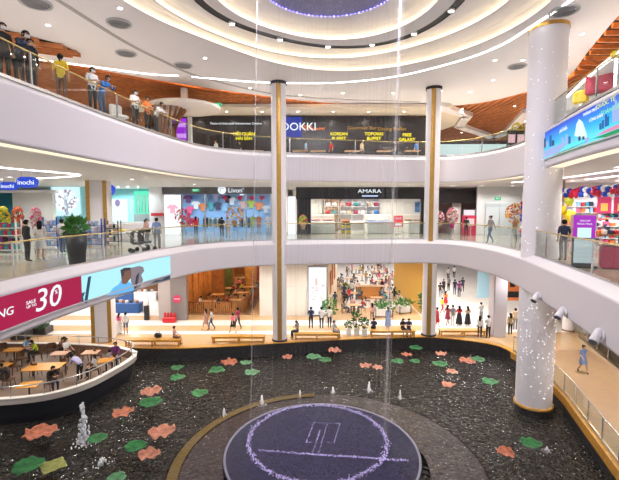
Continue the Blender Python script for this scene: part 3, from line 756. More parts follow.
sm_ = MB().cone((0, 0, -1), (0, 0, -.01), .018, .014, 7); STEMME = bpy.data.meshes.new('stem'); STEMME.from_pydata(sm_.v, [], sm_.f); STEMME.materials.append(STEM)
def leaf(px, py, wpx, c, label):
    z = -.3; p = P(px, py, z); rad = wpx / 2 / FPX * p.y * 1.08
    name = 'lotus_leaf'; t = thing(name, label, 'lotus leaf', p, R.random() * 6, 'lotus leaves standing in the pond')
    key = {'g': R.choice(['g0', 'g1']), 'p': 'g0', 'o': R.choice(['o0', 'o1']), 's': 'o1', 'y': 'y'}[c]
    o = link('leaf_blade', LM[key], t); o.scale = (rad, rad, rad); o.material_slots[0].link = 'OBJECT'
    o.material_slots[0].material = {'g': LG[0], 'p': LG[1], 'o': LO[0], 's': LO[1], 'y': LY}[c]
    if c in 'os': o.scale = (rad, rad * .9, rad * 1.0)
    s_ = link('stem', STEMME, t); s_.scale = (1, 1, .5)
for a in ((41, 433.5, 30, 'o', 'large coral lotus leaf alone below the boat, left of the tall jet'), (98, 439, 18, 'g', 'green lotus leaf touching the foot of the tall jet'), (29, 467, 28, 'g', 'large green lotus leaf in the bottom left corner of the pond'),
          (53, 467, 24, 'y', 'squarish yellowed lotus leaf beside the bottom left green leaf'), (116, 479, 18, 'p', 'pale green lotus leaf cut off by the bottom edge left of the stage'), (123, 413, 20, 'o', 'coral lotus leaf beside the dark hull, right of the tall jet'),
          (151, 392, 20, 's', 'salmon lotus leaf just above the green leaf off the bow'), (151, 403, 21, 'g', 'green lotus leaf off the bow with a salmon leaf right behind it'), (162, 432.5, 26, 's', 'large salmon lotus leaf beside the amber rim, upper of a pair'),
          (149, 455, 21, 's', 'salmon lotus leaf beside the amber rim, lower of a pair'), (136, 447, 20, 'g', 'green lotus leaf between the two salmon leaves and the tall jet'), (177.5, 368, 12, 'g', 'small green lotus leaf near the back wall right of the bow, farther of two'),
          (178, 378, 14, 'g', 'small green lotus leaf right of the bow, nearer of two'), (200, 393.5, 16, 'g', 'round green lotus leaf alone between the bow and the stage rim'), (229, 363, 17, 'o', 'coral lotus leaf below the long bench at the back left'),
          (217, 371, 15, 'g', 'flat green lotus leaf just in front of the coral one at the back left'), (246, 363, 11, 'p', 'small pale green lotus leaf right of the coral one at the back left'), (252, 373, 14, 'p', 'pale green lotus leaf seen through the left edge of the rain curtain'),
          (287, 357.5, 11, 's', 'small salmon lotus leaf below the left slim column'), (314, 357.5, 14, 'p', 'pale green lotus leaf of a touching pair at the back centre, left one'), (325, 360.5, 12, 'g', 'green lotus leaf of a touching pair at the back centre, right one'),
          (334.5, 351, 13, 's', 'salmon lotus leaf closest to the back wall under the potted plants'), (365.5, 366, 12, 's', 'salmon lotus leaf of a touching pair above the back rim, left one'), (377.5, 368, 11, 's', 'salmon lotus leaf of a touching pair above the back rim, right one'),
          (407, 355, 10, 'o', 'coral lotus leaf between green ones left of the right slim column'), (416, 348.5, 12, 'g', 'green lotus leaf near the back wall left of the right slim column'), (397, 362, 12, 'g', 'green lotus leaf right of the salmon pair'),
          (414.5, 361.5, 10, 'g', 'small green lotus leaf below the right slim column'), (441, 354, 11, 's', 'salmon lotus leaf below the right hand bench'), (439.5, 364.5, 14, 'g', 'green lotus leaf beneath the salmon one on the right'),
          (467, 361.5, 15, 'o', 'coral lotus leaf overlapping a green one on the right'), (477, 360, 13, 'g', 'green lotus leaf tucked behind a coral one on the right'), (452, 372, 11, 's', 'small salmon lotus leaf in the row of three on the right'),
          (448.5, 385, 13, 'o', 'bright coral lotus leaf farthest forward of the right hand cluster'), (490, 382, 15, 'g', 'green lotus leaf alone left of the thick column'), (505.5, 453, 18, 'o', 'coral lotus leaf in the near right corner of the pond'),
          (531, 444, 19, 'g', 'green lotus leaf in front of the thick column foot')): leaf(*a)

# ------------------------------------------------------------------ boat restaurant
BZ = -.1
G = resample(spline([(-26, 18.3), (-20, 18.3), (-16, 18.45), (-13.6, 18.75), (-12.2, 19.35), (-11.25, 20.5), (-10.75, 22.2), (-10.5, 23.8), (-10.65, 24.7), (-11.3, 25.4), (-12.9, 26.1), (-16, 26.6), (-20, 26.7), (-26, 26.7)]), .35)
HULL = stripes('hull_black', (.030, .032, .04), (.008, .008, .01), .14, .14, 'Z', .35)
HULLW = stripes('hull_white', (.72, .66, .60), (.50, .45, .40), .2, .06, 'Z', .4)
DECKW = stripes('deck_boards', (.30, .21, .155), (.17, .11, .08), .22, .08, 'Y', .5)
BULW = mat('bulwark_brown', (.20, .11, .075), .5)
bt = thing('restaurant_boat', 'black and white moored boat with a cafe deck, bow towards the fountain', 'boat', (-16, 22.5, -.7))
def bl(pts, d, z): return [Vector((p.x + 16, p.y - 22.5, z + .7)) for p in offset(pts, d)]
m = MB(); m.strip(bl(G, .0, .15), bl(G, .12, -.55), 0, smooth=True); m.strip(bl(G, .12, -.55), bl(G, .3, -1.3), 0, smooth=True); m.build('hull', HULL, bt, label='black planked hull')
m = MB(); m.strip(bl(G, -.06, .40), bl(G, -.05, .14), 0); m.strip(bl(G, -.05, .14), bl(G, .02, .13), 0); m.build('white_strake', HULLW, bt, label='white planked band along the top of the hull')
m = MB(); m.strip(bl(G, -.08, .4), bl(G, -.08, .44)); m.strip(bl(G, -.08, .44), bl(G, .2, .44)); m.strip(bl(G, .2, .44), bl(G, .2, .4)); m.build('gunwale', mat('gunwale_white', (.74, .70, .66), .4), bt)
m = MB(); m.strip(bl(G, .16, .42), bl(G, .16, BZ - .02)); m.build('bulwark', BULW, bt)
m = MB(); d_ = bl(G, .14, BZ); m.add(d_, [list(range(len(d_)))]); m.build('deck', DECKW, bt)
m = MB(); rr = bl(G, .1, .95)[8:]; m.tube(rr[::2], .03, 8); m.build('handrail', STEEL, bt)
for k in range(10, len(G) - 2, 4):
    a, b = bl(G, .06, .44)[k], bl(G, .1, .95)[k]; MB().cone(a, b, .025, .02, 8).build('stanchion', STEEL, bt)
m = MB(); m.box((5.3, 2.2, 1.2), (.28, .2, .14), ch=.04); m.cone((5.3, 2.2, 1.1), (5.3, 2.2, 1.22), .08, .08); m.build('bow_cleat', WHITE, bt)

# ------------------------------------------------------------------ people
def mirror(j):
    out = dict(j)
    for k, v in j.items():
        if k.endswith('L'): out.setdefault(k[:-1] + 'R', (-v[0], v[1], v[2]))
    return out
STAND = dict(pel=(0, 0, .93), wai=(0, .005, 1.08), che=(0, 0, 1.27), nb=(0, .01, 1.41), nk=(0, 0, 1.47), hd=(0, -.02, 1.555), ht=(0, -.015, 1.64), shL=(.165, .01, 1.37), elL=(.215, .03, 1.12), wrL=(.215, -.03, .89),
             hiL=(.09, 0, .88), knL=(.095, -.015, .49), anL=(.095, .02, .09), toL=(.105, -.12, .04))
def pose(kind):
    j = dict(STAND)
    if kind == 'stand': return mirror(j)
    if kind == 'phone':
        j.update(wrL=(.09, -.27, 1.14), elL=(.225, -.02, 1.12)); j['hd'] = (0, -.05, 1.545); j['ht'] = (0, -.06, 1.63); return mirror(j)
    if kind == 'folded':
        j.update(elL=(.23, -.05, 1.13), wrL=(-.04, -.2, 1.14)); j = mirror(j); j['wrR'] = (.06, -.22, 1.18); return j
    if kind == 'walk':
        j = mirror(j); j.update(knL=(.09, -.17, .52), anL=(.09, -.22, .10), toL=(.1, -.36, .06), knR=(-.09, .05, .49), anR=(-.09, .28, .14), toR=(-.1, .19, .03),
                                wrL=(.22, .16, .93), elL=(.21, .12, 1.13), wrR=(-.21, -.22, .98), elR=(-.21, -.02, 1.12)); return j
    if kind == 'lean':
        j.update(pel=(0, .12, .92), wai=(0, .06, 1.06), che=(0, -.06, 1.22), nb=(0, -.14, 1.34), nk=(0, -.18, 1.39), hd=(0, -.24, 1.46), ht=(0, -.25, 1.545), shL=(.17, -.12, 1.31), elL=(.25, -.24, 1.11), wrL=(.1, -.42, 1.14), hiL=(.09, .12, .87), knL=(.095, .06, .49), anL=(.095, .06, .09), toL=(.105, -.08, .04)); return mirror(j)
    if kind == 'table_lean':
        j.update(pel=(0, .14, .9), wai=(0, .04, 1.0), che=(0, -.16, 1.09), nb=(0, -.28, 1.16), nk=(0, -.33, 1.19), hd=(0, -.41, 1.22), ht=(0, -.45, 1.29), shL=(.17, -.25, 1.12), elL=(.22, -.33, .9), wrL=(.18, -.5, .82), hiL=(.09, .13, .86), knL=(.095, .05, .49), anL=(.095, .08, .09), toL=(.105, -.06, .04)); return mirror(j)
    dz = -.36
    for k in ('pel', 'wai', 'che', 'nb', 'nk', 'hd', 'ht', 'shL', 'elL', 'wrL', 'hiL'):
        x, y, z = j[k]; j[k] = (x, y, z + dz)
    j.update(hiL=(.095, -.02, .55), knL=(.11, -.42, .53), anL=(.11, -.40, .09), toL=(.115, -.54, .04), elL=(.22, -.06, .80), wrL=(.13, -.3, .66))
    if kind == 'sit': return mirror(j)
    if kind == 'sit_table':
        for k, d in (('wai', .03), ('che', .10), ('nb', .16), ('nk', .19), ('hd', .25), ('ht', .27), ('shL', .13)):
            x, y, z = j[k]; j[k] = (x, y - d, z - d * .22)
        j.update(elL=(.25, -.25, .76), wrL=(.1, -.44, .80)); return mirror(j)
    if kind == 'sit_phone':
        j.update(elL=(.22, -.05, .8), wrL=(.07, -.27, .84)); j['hd'] = (0, -.06, 1.18); j['ht'] = (0, -.09, 1.26); return mirror(j)
RAD = dict(pel=.135, wai=.118, che=.135, nb=.075, nk=.052, hd=.088, ht=.07, sh=.066, el=.045, wr=.032, hi=.098, kn=.062, an=.042, to=.036)
EDG = [('pel', 'wai', 1), ('wai', 'che', 1), ('che', 'nb', 1), ('nb', 'nk', 0), ('nk', 'hd', 0), ('hd', 'ht', 0)] + [e for q in 'LR' for e in (('che', 'sh' + q, 1), ('sh' + q, 'el' + q, 1), ('el' + q, 'wr' + q, 2), ('pel', 'hi' + q, 3), ('hi' + q, 'kn' + q, 3), ('kn' + q, 'an' + q, 4), ('an' + q, 'to' + q, 5))]
BODY = {}
def body(kind):
    if kind in BODY: return BODY[kind]
    j = pose(kind); names = list(j); me = bpy.data.meshes.new('b'); me.from_pydata([j[k] for k in names], [(names.index(a), names.index(b)) for a, b, _ in EDG], [])
    o = bpy.data.objects.new('b', me); col.objects.link(o); md = o.modifiers.new('s', 'SKIN'); md.use_smooth_shade = True
    for i, k in enumerate(names):
        r = RAD[k] if k in RAD else RAD[k[:-1]]; me.skin_vertices[0].data[i].radius = (r, r); me.skin_vertices[0].data[i].use_root = (k == 'pel')
    sb = o.modifiers.new('d', 'SUBSURF'); sb.levels = 1; sb.render_levels = 1
    dg = bpy.context.evaluated_depsgraph_get(); dg.update(); bm_ = bpy.data.meshes.new_from_object(o.evaluated_get(dg)); bpy.data.objects.remove(o)
    V = [Vector(v.co) for v in bm_.vertices]; F = [list(p.vertices) for p in bm_.polygons]
    segs = [(Vector(j[a]), Vector(j[b]), g, (RAD.get(a) or RAD[a[:-1]]), (RAD.get(b) or RAD[b[:-1]])) for a, b, g in EDG]
    def region(c):
        best = (9, 0)
        for a, b, g, ra, rb in segs:
            d = b - a; t = max(0, min(1, (c - a).dot(d) / d.length_squared)); q = (c - a - d * t).length / (ra + (rb - ra) * t)
            if q < best[0]: best = (q, g)
        return best[1]
    ax = (Vector(j['nb']) - Vector(j['pel'])).normalized(); fw = Vector((0, -1, 0)); fw = (fw - ax * fw.dot(ax)).normalized()
    mb = MB(); reg = [region(sum((V[i] for i in f), Vector()) / len(f)) for f in F]; seen = set()
    for f, g in zip(F, reg):               # a torso is wider than deep
        if g == 1:
            for i in f:
                if i not in seen and abs(V[i].x) < .15:
                    seen.add(i); t = (V[i] - Vector(j['pel'])); k = t.dot(fw); V[i] -= fw * (k - (Vector(j['che']) - Vector(j['pel'])).dot(fw) * max(0, min(1, t.dot(ax) / .34))) * .2
    for f, g in zip(F, reg): mb.add([], []); mb.f.append(f); mb.m.append(g); mb.sm.append(True)
    mb.v = [tuple(v) for v in V]
    hd, ht = Vector(j['hd']), Vector(j['ht']); up = (ht - hd); up = (up - Vector((0, -.0, 0))).normalized(); hf = Vector((0, -1, 0)); hf = (hf - up * hf.dot(up)).normalized(); sd = hf.cross(up)
    H = lambda x, y, z: hd + sd * x + hf * y + up * z
    mb.cone(H(0, .078, .02), H(0, .108, -.012), .008, .016, 6, 0); mb.ball(H(0, .10, -.012), .014, 6, 4, 0)
    for s_ in (-1, 1):
        mb.ball(H(.03 * s_, .079, .022), .011, 6, 4, 6); mb.ball(H(.086 * s_, -.005, 0), (.014, .02, .03), 6, 4, 0)
    mb.ball(H(0, .082, -.045), (.022, .008, .006), 6, 4, 7)
    for s_, q in ((1, 'L'), (-1, 'R')):     # hands: palm, four fingers, thumb
        w_, e_ = Vector(j['wr' + q]), Vector(j['el' + q]); d = (w_ - e_).normalized(); sx = Vector((1, 0, 0)) if abs(d.x) < .8 else Vector((0, 0, 1)); n_ = d.cross(sx).normalized(); sx = n_.cross(d).normalized()
        if n_.y > 0: n_ = -n_
        pc = w_ + d * .05; mb.tube([w_ - d * .01, w_ + d * .03, w_ + d * .085], [.026, .034, .03], 8, 0)
        for k, ln in enumerate((.058, .07, .066, .05)):
            b = w_ + d * .075 + sx * (k - 1.5) * .017; mb.tube([b, b + d * ln * .55 + n_ * .004, b + d * ln * .85 + n_ * .022], [.0095, .0085, .006], 5, 0)
        t0 = w_ + d * .03 + sx * .026 * s_; mb.tube([t0, t0 + d * .03 + sx * .022 * s_ + n_ * .006, t0 + d * .06 + sx * .024 * s_ + n_ * .014], [.012, .0105, .007], 5, 0)
    r = bpy.data.meshes.new('person'); r.from_pydata(mb.v, [], mb.f); r.polygons.foreach_set('material_index', mb.m); r.polygons.foreach_set('use_smooth', mb.sm)
    for k in range(8): r.materials.append(SKIN)
    BODY[kind] = (r, hd, up, hf, sd, j); return BODY[kind]
LIP = mat('lips', (.36, .13, .11), .5)
HAIRM = {}
def hair_mesh(kind, style):
    if (kind, style) in HAIRM: return HAIRM[kind, style]
    _, hd, up, hf, sd, j = body(kind); mb = MB(); H = lambda x, y, z: hd + sd * x + hf * y + up * z
    n, k = 16, 9; out = []; idx = {}
    def add(r):
        o0 = len(mb.v)
        for a in range(k + 1):
            t = PI / 2 - a * PI / k * .80
            for b in range(n):
                u = 2 * PI * b / n; y = math.sin(u) * math.cos(t); z = math.sin(t); x = math.cos(u) * math.cos(t)
                lim = .36 if y > .25 else (-.25 if abs(x) > .7 and y > -.25 else -.75)
                zz = max(z, lim) if y > -.2 else z
                mb.v.append(tuple(H(x * r * .96, y * r * 1.03 - .008, .02 + zz * r * 1.02)))
        for a in range(k):
            for b in range(n):
                mb.f.append([o0 + a * n + b, o0 + (a + 1) * n + b, o0 + (a + 1) * n + (b + 1) % n, o0 + a * n + (b + 1) % n]); mb.m.append(0); mb.sm.append(True)
    add(.106)
    if style == 'long':
        for a, (yy, zz, wd) in enumerate(((-.05, .03, .085), (-.085, -.06, .095), (-.10, -.16, .09), (-.10, -.26, .07))):
            out.append((yy, zz, wd))
        prev = None
        for yy, zz, wd in out:
            ringp = [H(wd * math.cos(2 * PI * b / 10), yy + .035 * math.sin(2 * PI * b / 10), zz) for b in range(10)]
            o0 = len(mb.v); mb.v += [tuple(p) for p in ringp]
            if prev is not None:
                for b in range(10): mb.f.append([prev + b, prev + (b + 1) % 10, o0 + (b + 1) % 10, o0 + b]); mb.m.append(0); mb.sm.append(True)
            prev = o0
        mb.f.append([prev + b for b in range(10)]); mb.m.append(0); mb.sm.append(True)
    if style == 'tail':
        mb.tube([H(0, -.09, .05), H(0, -.15, .02), H(0, -.15, -.08), H(0, -.13, -.16)], [.03, .036, .03, .012], 8)
    if style == 'bun': mb.ball(H(0, -.09, .09), .045, 8, 6)
    me = bpy.data.meshes.new('hair'); me.from_pydata(mb.v, [], mb.f); me.polygons.foreach_set('use_smooth', mb.sm); me.materials.append(HAIR); HAIRM[kind, style] = me
    return me
MASKM = {}
def mask_mesh(kind):
    if kind in MASKM: return MASKM[kind]
    _, hd, up, hf, sd, j = body(kind); mb = MB(); H = lambda x, y, z: hd + sd * x + hf * y + up * z; vs = []
    for a in range(5):
        for b in range(7):
            u = (b / 6 - .5) * 2.0; z = .0 - a * .019; rr = .098 - .004 * abs(a - 1) ; yy = math.cos(u) * rr + (.014 if a in (1, 2) else 0) * math.cos(u)
            vs.append(H(math.sin(u) * .088, yy, z))
    mb.add(vs + [v - hf * .006 for v in vs], [[a * 7 + b, a * 7 + b + 1, a * 7 + b + 8, a * 7 + b + 7] for a in range(4) for b in range(6)] + [[35 + a * 7 + b + 7, 35 + a * 7 + b + 8, 35 + a * 7 + b + 1, 35 + a * 7 + b] for a in range(4) for b in range(6)], 0, True)
    me = bpy.data.meshes.new('face_mask'); me.from_pydata(mb.v, [], mb.f); me.polygons.foreach_set('use_smooth', mb.sm); me.materials.append(mat('mask_white', (.75, .78, .82), .6)); MASKM[kind] = me
    return me
SKM = {}
def skirt_mesh(kind, long):
    if (kind, long) in SKM: return SKM[kind, long]
    mb = MB(); z1 = 1.08; z0 = .18 if long == 2 else (.50 if long else .58); n = 20; rows = []
    for a in range(8):
        t = a / 7; z = z1 + (z0 - z1) * t; r = .125 + (.085 + .05 * (long == 2)) * t ** .7
        rows.append([(r * 1.08 * math.cos(2 * PI * b / n) * (1 + .04 * t * math.cos(b * PI)), r * .95 * math.sin(2 * PI * b / n) * (1 + .04 * t * math.cos(b * PI)) + (.03 if kind == 'lean' else 0), z) for b in range(n)])
    for a, b in zip(rows, rows[1:]): mb.strip(a, b, 0, True, True)
    mb.strip(rows[-1], [(x * .94, y * .94, z + .03) for x, y, z in rows[-1]], 0, True, True)
    me = bpy.data.meshes.new('skirt'); me.from_pydata(mb.v, [], mb.f); me.polygons.foreach_set('use_smooth', mb.sm); me.materials.append(WHITE); SKM[kind, long] = me
    return me
COLR = dict(white=(.74, .73, .74), black=(.015, .015, .018), navy=(.02, .028, .075), grey=(.22, .22, .24), lightgrey=(.45, .45, .47), red=(.48, .015, .03), pink=(.75, .10, .24), blush=(.62, .36, .32), yellow=(.78, .55, .02), lime=(.42, .50, .03), blue=(.02, .16, .50), skyblue=(.22, .40, .62),
            lilac=(.42, .40, .62), beige=(.55, .42, .28), brown=(.16, .08, .045), orange=(.70, .18, .03), purple=(.16, .03, .16), denim=(.07, .11, .19), khaki=(.35, .26, .14), teal=(.03, .28, .32), plum=(.30, .03, .08), bluegrey=(.20, .28, .52))
def cl(n): return mat('cloth_' + n, COLR[n], .75, var=.12, scale=14)
def person(loc, yaw, kind, top, low, label, hair='short', sleeve=False, shorts=False, skirt=None, mask=False, h=1.64, group=None, shoe='black', longtop=False):
    me, hd, up, hf, sd, j = body(kind)
    o = link('person', me, None, loc, label, 'person', group); o.rotation_euler = (0, 0, math.radians(yaw)); o.scale = (h / 1.68,) * 3
    ms = [SKIN, cl(top), cl(top) if sleeve else SKIN, cl(low), SKIN if shorts or skirt is not None else cl(low), cl(shoe), EYE, LIP]
    for i, m_ in enumerate(ms): o.material_slots[i].link = 'OBJECT'; o.material_slots[i].material = m_
    link('hair', hair_mesh(kind, hair), o)
    if mask: link('face_mask', mask_mesh(kind), o)
    if skirt is not None and not kind.startswith('sit'):
        k = link('skirt', skirt_mesh(kind, skirt), o); k.material_slots[0].link = 'OBJECT'; k.material_slots[0].material = cl(low)
    return o

# --- third floor, along the upper left balustrade (feet on the slab at 13 m)
def colpoint(q, px, z):
    best = None
    for p in q:
        if p.y < 6: continue
        dz = z + 1 - CZ; zc = p.y * math.cos(TH) - dz * math.sin(TH); x = 309.5 + FPX * p.x / zc
        if best is None or abs(x - px) < best[0]: best = (abs(x - px), p)
    return Vector((best[1].x, best[1].y, z))
for a in ((4, 1.2, 60, 'stand', 'black', 'black', 'person in black at the far left end of the upper left balustrade', dict(sleeve=True, mask=True)),
          (17, 1.0, 75, 'lean', 'navy', 'black', 'person in dark clothes and white mask leaning on the upper left balustrade', dict(sleeve=True, mask=True)),
          (31, 1.3, 60, 'stand', 'black', 'black', 'person in black standing back from the upper left balustrade', dict(sleeve=True)),
          (60, 1.1, 200, 'stand', 'yellow', 'brown', 'person with tied hair in a yellow top at the upper left balustrade', dict(hair='tail', h=1.8)),
          (90, .95, 60, 'phone', 'white', 'black', 'masked person in a white shirt and black trousers at the upper left balustrade', dict(mask=True)),
          (105, 1.0, 75, 'lean', 'blue', 'denim', 'person in a bright blue top leaning on the upper left balustrade', dict(sleeve=True)),
          (134, 1.0, 60, 'phone', 'white', 'black', 'masked person in pale shirt holding a phone, left of the orange top', dict(mask=True)),
          (149, 1.1, 60, 'phone', 'orange', 'black', 'person in an orange top by the third floor balustrade', dict()),
          (157, 1.0, 80, 'lean', 'white', 'black', 'person in white leaning right of the orange top on the third floor', dict(sleeve=True))):
    q = offset(L3, a[1] - .35); person(colpoint(q, a[0], 13.1), a[2], a[3], a[4], a[5], a[6], **{'h': 1.86, **a[7]})
ch0 = thing('lounge_chair', 'pale lounge chair behind the upper left balustrade right of the blue top', 'chair', colpoint(offset(L3, .95), 119, 13.1), 1.0)
MB().box((0, 0, .4), (.62, .6, .16), ch=.05).build('seat', mat('upholstery_pale', (.55, .52, .5), .8), ch0); MB().box((0, .28, .7), (.62, .14, .6), ch=.06).build('backrest', MATS['upholstery_pale'], ch0)
for x in (-.25, .25):
    for y in (-.22, .22): MB().cone((x, y, 0), (x, y, .33), .02, .025, 8).build('leg', WOOD, ch0)

# --- second floor
for a in ((P(28, 262, 6.95), 150, 'stand', 'black', 'black', 'person in black browsing beside the person in white at the left shop', dict(sleeve=True, h=1.85)),
          (P(41, 260, 6.95), 210, 'phone', 'white', 'white', 'long haired person in a white dress at the left shop balustrade', dict(hair='long', skirt=1, h=1.8)),
          (XZ(62, 236, 21.5), 170, 'stand', 'lightgrey', 'denim', 'dark haired person behind the blue shelf racks on the left', dict(h=1.8)),
          (XZ(147, 243, 25), 80, 'stand', 'blush', 'grey', 'person in blush pink with the folded pushchairs at the second floor railing', dict(hair='tail', h=1.72)),
          (XZ(157, 242, 23.8), 190, 'stand', 'bluegrey', 'grey', 'person in a blue-grey shirt beside the pushchairs on the second floor', dict(h=1.8)),
          (XZ(222, 236, 33), 200, 'stand', 'black', 'black', 'person in black before the blue lit clothes shop', dict()),
          (XZ(228, 237, 32.5), 20, 'walk', 'lightgrey', 'khaki', 'person in grey and khaki walking past the clothes shop flower stand', dict()),
          (XZ(196, 234, 35.5), 180, 'stand', 'red', 'black', 'person in red at the clothes shop entrance', dict(hair='long')),
          (XZ(490, 240.5, 27.4), -80, 'walk', 'grey', 'denim', 'person in grey top and jeans walking right before the white lobby doors', dict(hair='bun', sleeve=True, h=1.85)),
          (XZ(563, 256, 18.3), 170, 'stand', 'navy', 'grey', 'person in a navy tee at the right hand second floor railing', dict(h=1.85)),
          (XZ(556, 248, 21.4), 160, 'stand', 'white', 'black', 'person half hidden behind the navy tee on the right', dict()),
          (XZ(466, 235, 34), 170, 'stand', 'black', 'black', 'person in black beside the red booth on the second floor', dict()),
          ):
    p = a[0]; p.z = 6.95; person(p, *a[1:6], **a[6])

# --- ground floor
def gp(px, py): p = P(px, py, 0.01); return p
for a in ((gp(119.5, 334), 150, 'stand', 'pink', 'white', 'person in a pink top and long white skirt behind the left bench', dict(hair='long', skirt=2, h=1.58)),
          (gp(126, 334), 200, 'stand', 'white', 'denim', 'person in a white shirt walking beside the pink top', dict(shorts=True)),
          (gp(206, 330), -100, 'walk', 'blush', 'blush', 'person in a blush dress strolling past the timber cafe fence', dict(hair='long', skirt=1)),
          (gp(211.5, 330), -70, 'walk', 'white', 'denim', 'person in white shirt and jeans strolling beside the blush dress', dict()),
          (gp(233, 333), -120, 'walk', 'pink', 'black', 'person in a pink top and black skirt past the long bench', dict(skirt=0, h=1.5)),
          (gp(238, 329), -130, 'walk', 'plum', 'black', 'person in dark red close behind the pink top and black skirt', dict(h=1.68)),
          (gp(311, 329), 185, 'folded', 'navy', 'black', 'person in navy, leftmost of three standing before the lit poster', dict(h=1.74)),
          (gp(321.5, 329), 175, 'folded', 'white', 'black', 'person in white shirt, middle of three standing before the lit poster', dict(h=1.74)),
          (gp(329.5, 328), 160, 'stand', 'white', 'black', 'person in white shirt, rightmost of three standing before the lit poster', dict(h=1.7)),
          (gp(388, 327.5), 190, 'stand', 'bluegrey', 'bluegrey', 'person in a long grey-blue dress walking behind the centre right bench', dict(hair='long', skirt=2)),
          (gp(372, 322), 190, 'stand', 'blush', 'brown', 'person in blush clothes beside the white planters of the food court', dict(hair='long', h=1.58)),
          (gp(437, 328), 100, 'walk', 'red', 'red', 'person in a red dress just right of the right slim column', dict(hair='bun', skirt=1)),
          (gp(447.5, 325), 120, 'walk', 'plum', 'plum', 'person in a dark red dress beside the grey shirt by the right bench', dict(hair='long', skirt=1)),
          (gp(452.5, 326), 180, 'stand', 'grey', 'lightgrey', 'person in grey behind the right bench, left of the red top', dict(h=1.7)),
          (gp(459, 326), 175, 'folded', 'red', 'black', 'person in red top and long black skirt behind the right bench', dict(hair='long', skirt=2)),
          (gp(467.5, 326), 180, 'phone', 'beige', 'black', 'person in beige top and long black skirt behind the right bench', dict(hair='long', skirt=2, h=1.6)),
          (gp(481, 322), 200, 'phone', 'lightgrey', 'grey', 'person in light grey standing behind the white shirts by the pier', dict()),
          (gp(491, 322), 170, 'phone', 'blush', 'grey', 'person in a patterned blush top right beside the pier', dict(hair='long')),
          (gp(479.5, 338), 150, 'stand', 'white', 'black', 'person in white at the pond edge near the pier, left of a pair', dict(hair='long', sleeve=True)),
          (gp(488, 338.5), 185, 'folded', 'white', 'black', 'person in white at the pond edge near the pier, right of a pair', dict(h=1.7)),
          (gp(510, 335), 180, 'stand', 'khaki', 'black', 'person in khaki standing between the pier and the thick column', dict(hair='long')),
          (gp(515, 330), 170, 'stand', 'beige', 'grey', 'person in beige behind the khaki one by the thick column', dict(h=1.7)),
          (gp(553, 333), 180, 'stand', 'black', 'black', 'person in black in the doorway right of the thick column', dict()),
          (gp(582.5, 373), 5, 'walk', 'bluegrey', 'bluegrey', 'person in a short blue-grey dress walking away along the boardwalk', dict(hair='bun', skirt=0, h=1.62)),
          (gp(440, 298), 160, 'stand', 'black', 'denim', 'person far back in the white hall, leftmost of the dark group', dict()),
          (gp(443.5, 294), 20, 'stand', 'navy', 'black', 'person far back in the white hall, second from the left in the dark group', dict()),
          (gp(448.5, 291), 200, 'stand', 'grey', 'black', 'person far back in the white hall, third from the left in the dark group', dict()),
          (gp(454.5, 295), 180, 'stand', 'navy', 'denim', 'person far back in the white hall, fourth from the left in the dark group', dict(h=1.7)),
          (gp(459, 297), 170, 'stand', 'purple', 'navy', 'person far back in the white hall in purple, nearest of the dark group', dict(h=1.72)),
          (gp(462.5, 292), 150, 'stand', 'navy', 'black', 'person far back in the white hall, rightmost of the dark group', dict()),
          (gp(445.5, 308), 110, 'walk', 'orange', 'red', 'person in an orange-red dress walking in the white hall', dict(hair='long', skirt=1)),
          (gp(442, 313), 110, 'walk', 'yellow', 'red', 'person in yellow beside the orange-red dress in the white hall', dict(h=1.4)),
          (gp(448, 280), 170, 'stand', 'lightgrey', 'black', 'person deepest in the white hall, left one', dict()),
          (gp(454, 278), 170, 'stand', 'white', 'black', 'person deepest in the white hall, right one', dict())):
    person(*a[:6], **a[6])

# ------------------------------------------------------------------ ground floor furniture
def bench(x0, x1, py, label, d=.62, backward=False):
    a, b = P(x0, py, 0), P(x1, py, 0); c = (a + b) / 2; L = (b - a).length; rz = math.atan2((b - a).y, (b - a).x)
    c += Vector((-math.sin(rz), math.cos(rz), 0)) * d * .5
    t = thing('bench', label, 'bench', (c.x, c.y, 0.012), rz)
    m = MB()
    for k in range(5): m.box((0, (k - 2) * d / 5, .43), (L, d / 5 - .015, .05), ch=.008)
    m.build('seat', TIMBER, t)
    MB().box((0, -d / 2 + .04, .36), (L - .1, .05, .09)).box((0, d / 2 - .04, .36), (L - .1, .05, .09)).build('apron', TIMBER, t)
    for x in (-L / 2 + .12, 0, L / 2 - .12):
        for y in (-d / 2 + .07, d / 2 - .07): MB().box((x, y, .2), (.1, .1, .4)).build('leg', TIMBER, t)
    MB().box((0, -d / 2 + .07, .1), (L - .2, .05, .06)).build('stretcher', TIMBER, t)
    return t
bench(124, 180, 347, 'honey timber bench at the pond edge right of the bow')
bench(211, 265, 343.5, 'honey timber bench at the pond edge left of the left slim column')
bench(294, 340, 340.5, 'honey timber bench at the pond edge under the lit poster')
bench(370, 416, 337.5, 'honey timber bench at the pond edge right of the potted plants')
bench(440, 489, 337, 'honey timber bench at the pond edge between the slim column and the pier')
for a in ((174, 345, 90, 'sit', 'blush', 'brown', 'barefoot looking person in blush sitting sideways on the bench right of the bow', dict(shorts=True)),
          (297, 338.5, -60, 'sit_phone', 'grey', 'black', 'long haired person in grey sitting on the left end of the bench under the poster', dict(hair='long')),
          (334, 338.5, 60, 'sit', 'lightgrey', 'grey', 'person in light grey sitting on the right end of the bench under the poster', dict()),
          (403, 336, 10, 'sit_phone', 'black', 'black', 'person in black sitting on the centre right bench, left of a couple', dict(hair='long', shorts=True)),
          (409, 336, -10, 'sit_phone', 'navy', 'navy', 'person in navy sitting on the centre right bench, right of a couple', dict(shorts=True)),
          (374, 335.5, 180, 'sit', 'navy', 'black', 'person in navy seen from behind sitting on the left end of the centre right bench', dict())):
    p = P(a[0], a[1], 0); p.z = .015; person(p + Vector((0, .1, 0)), *a[2:7], **a[7])
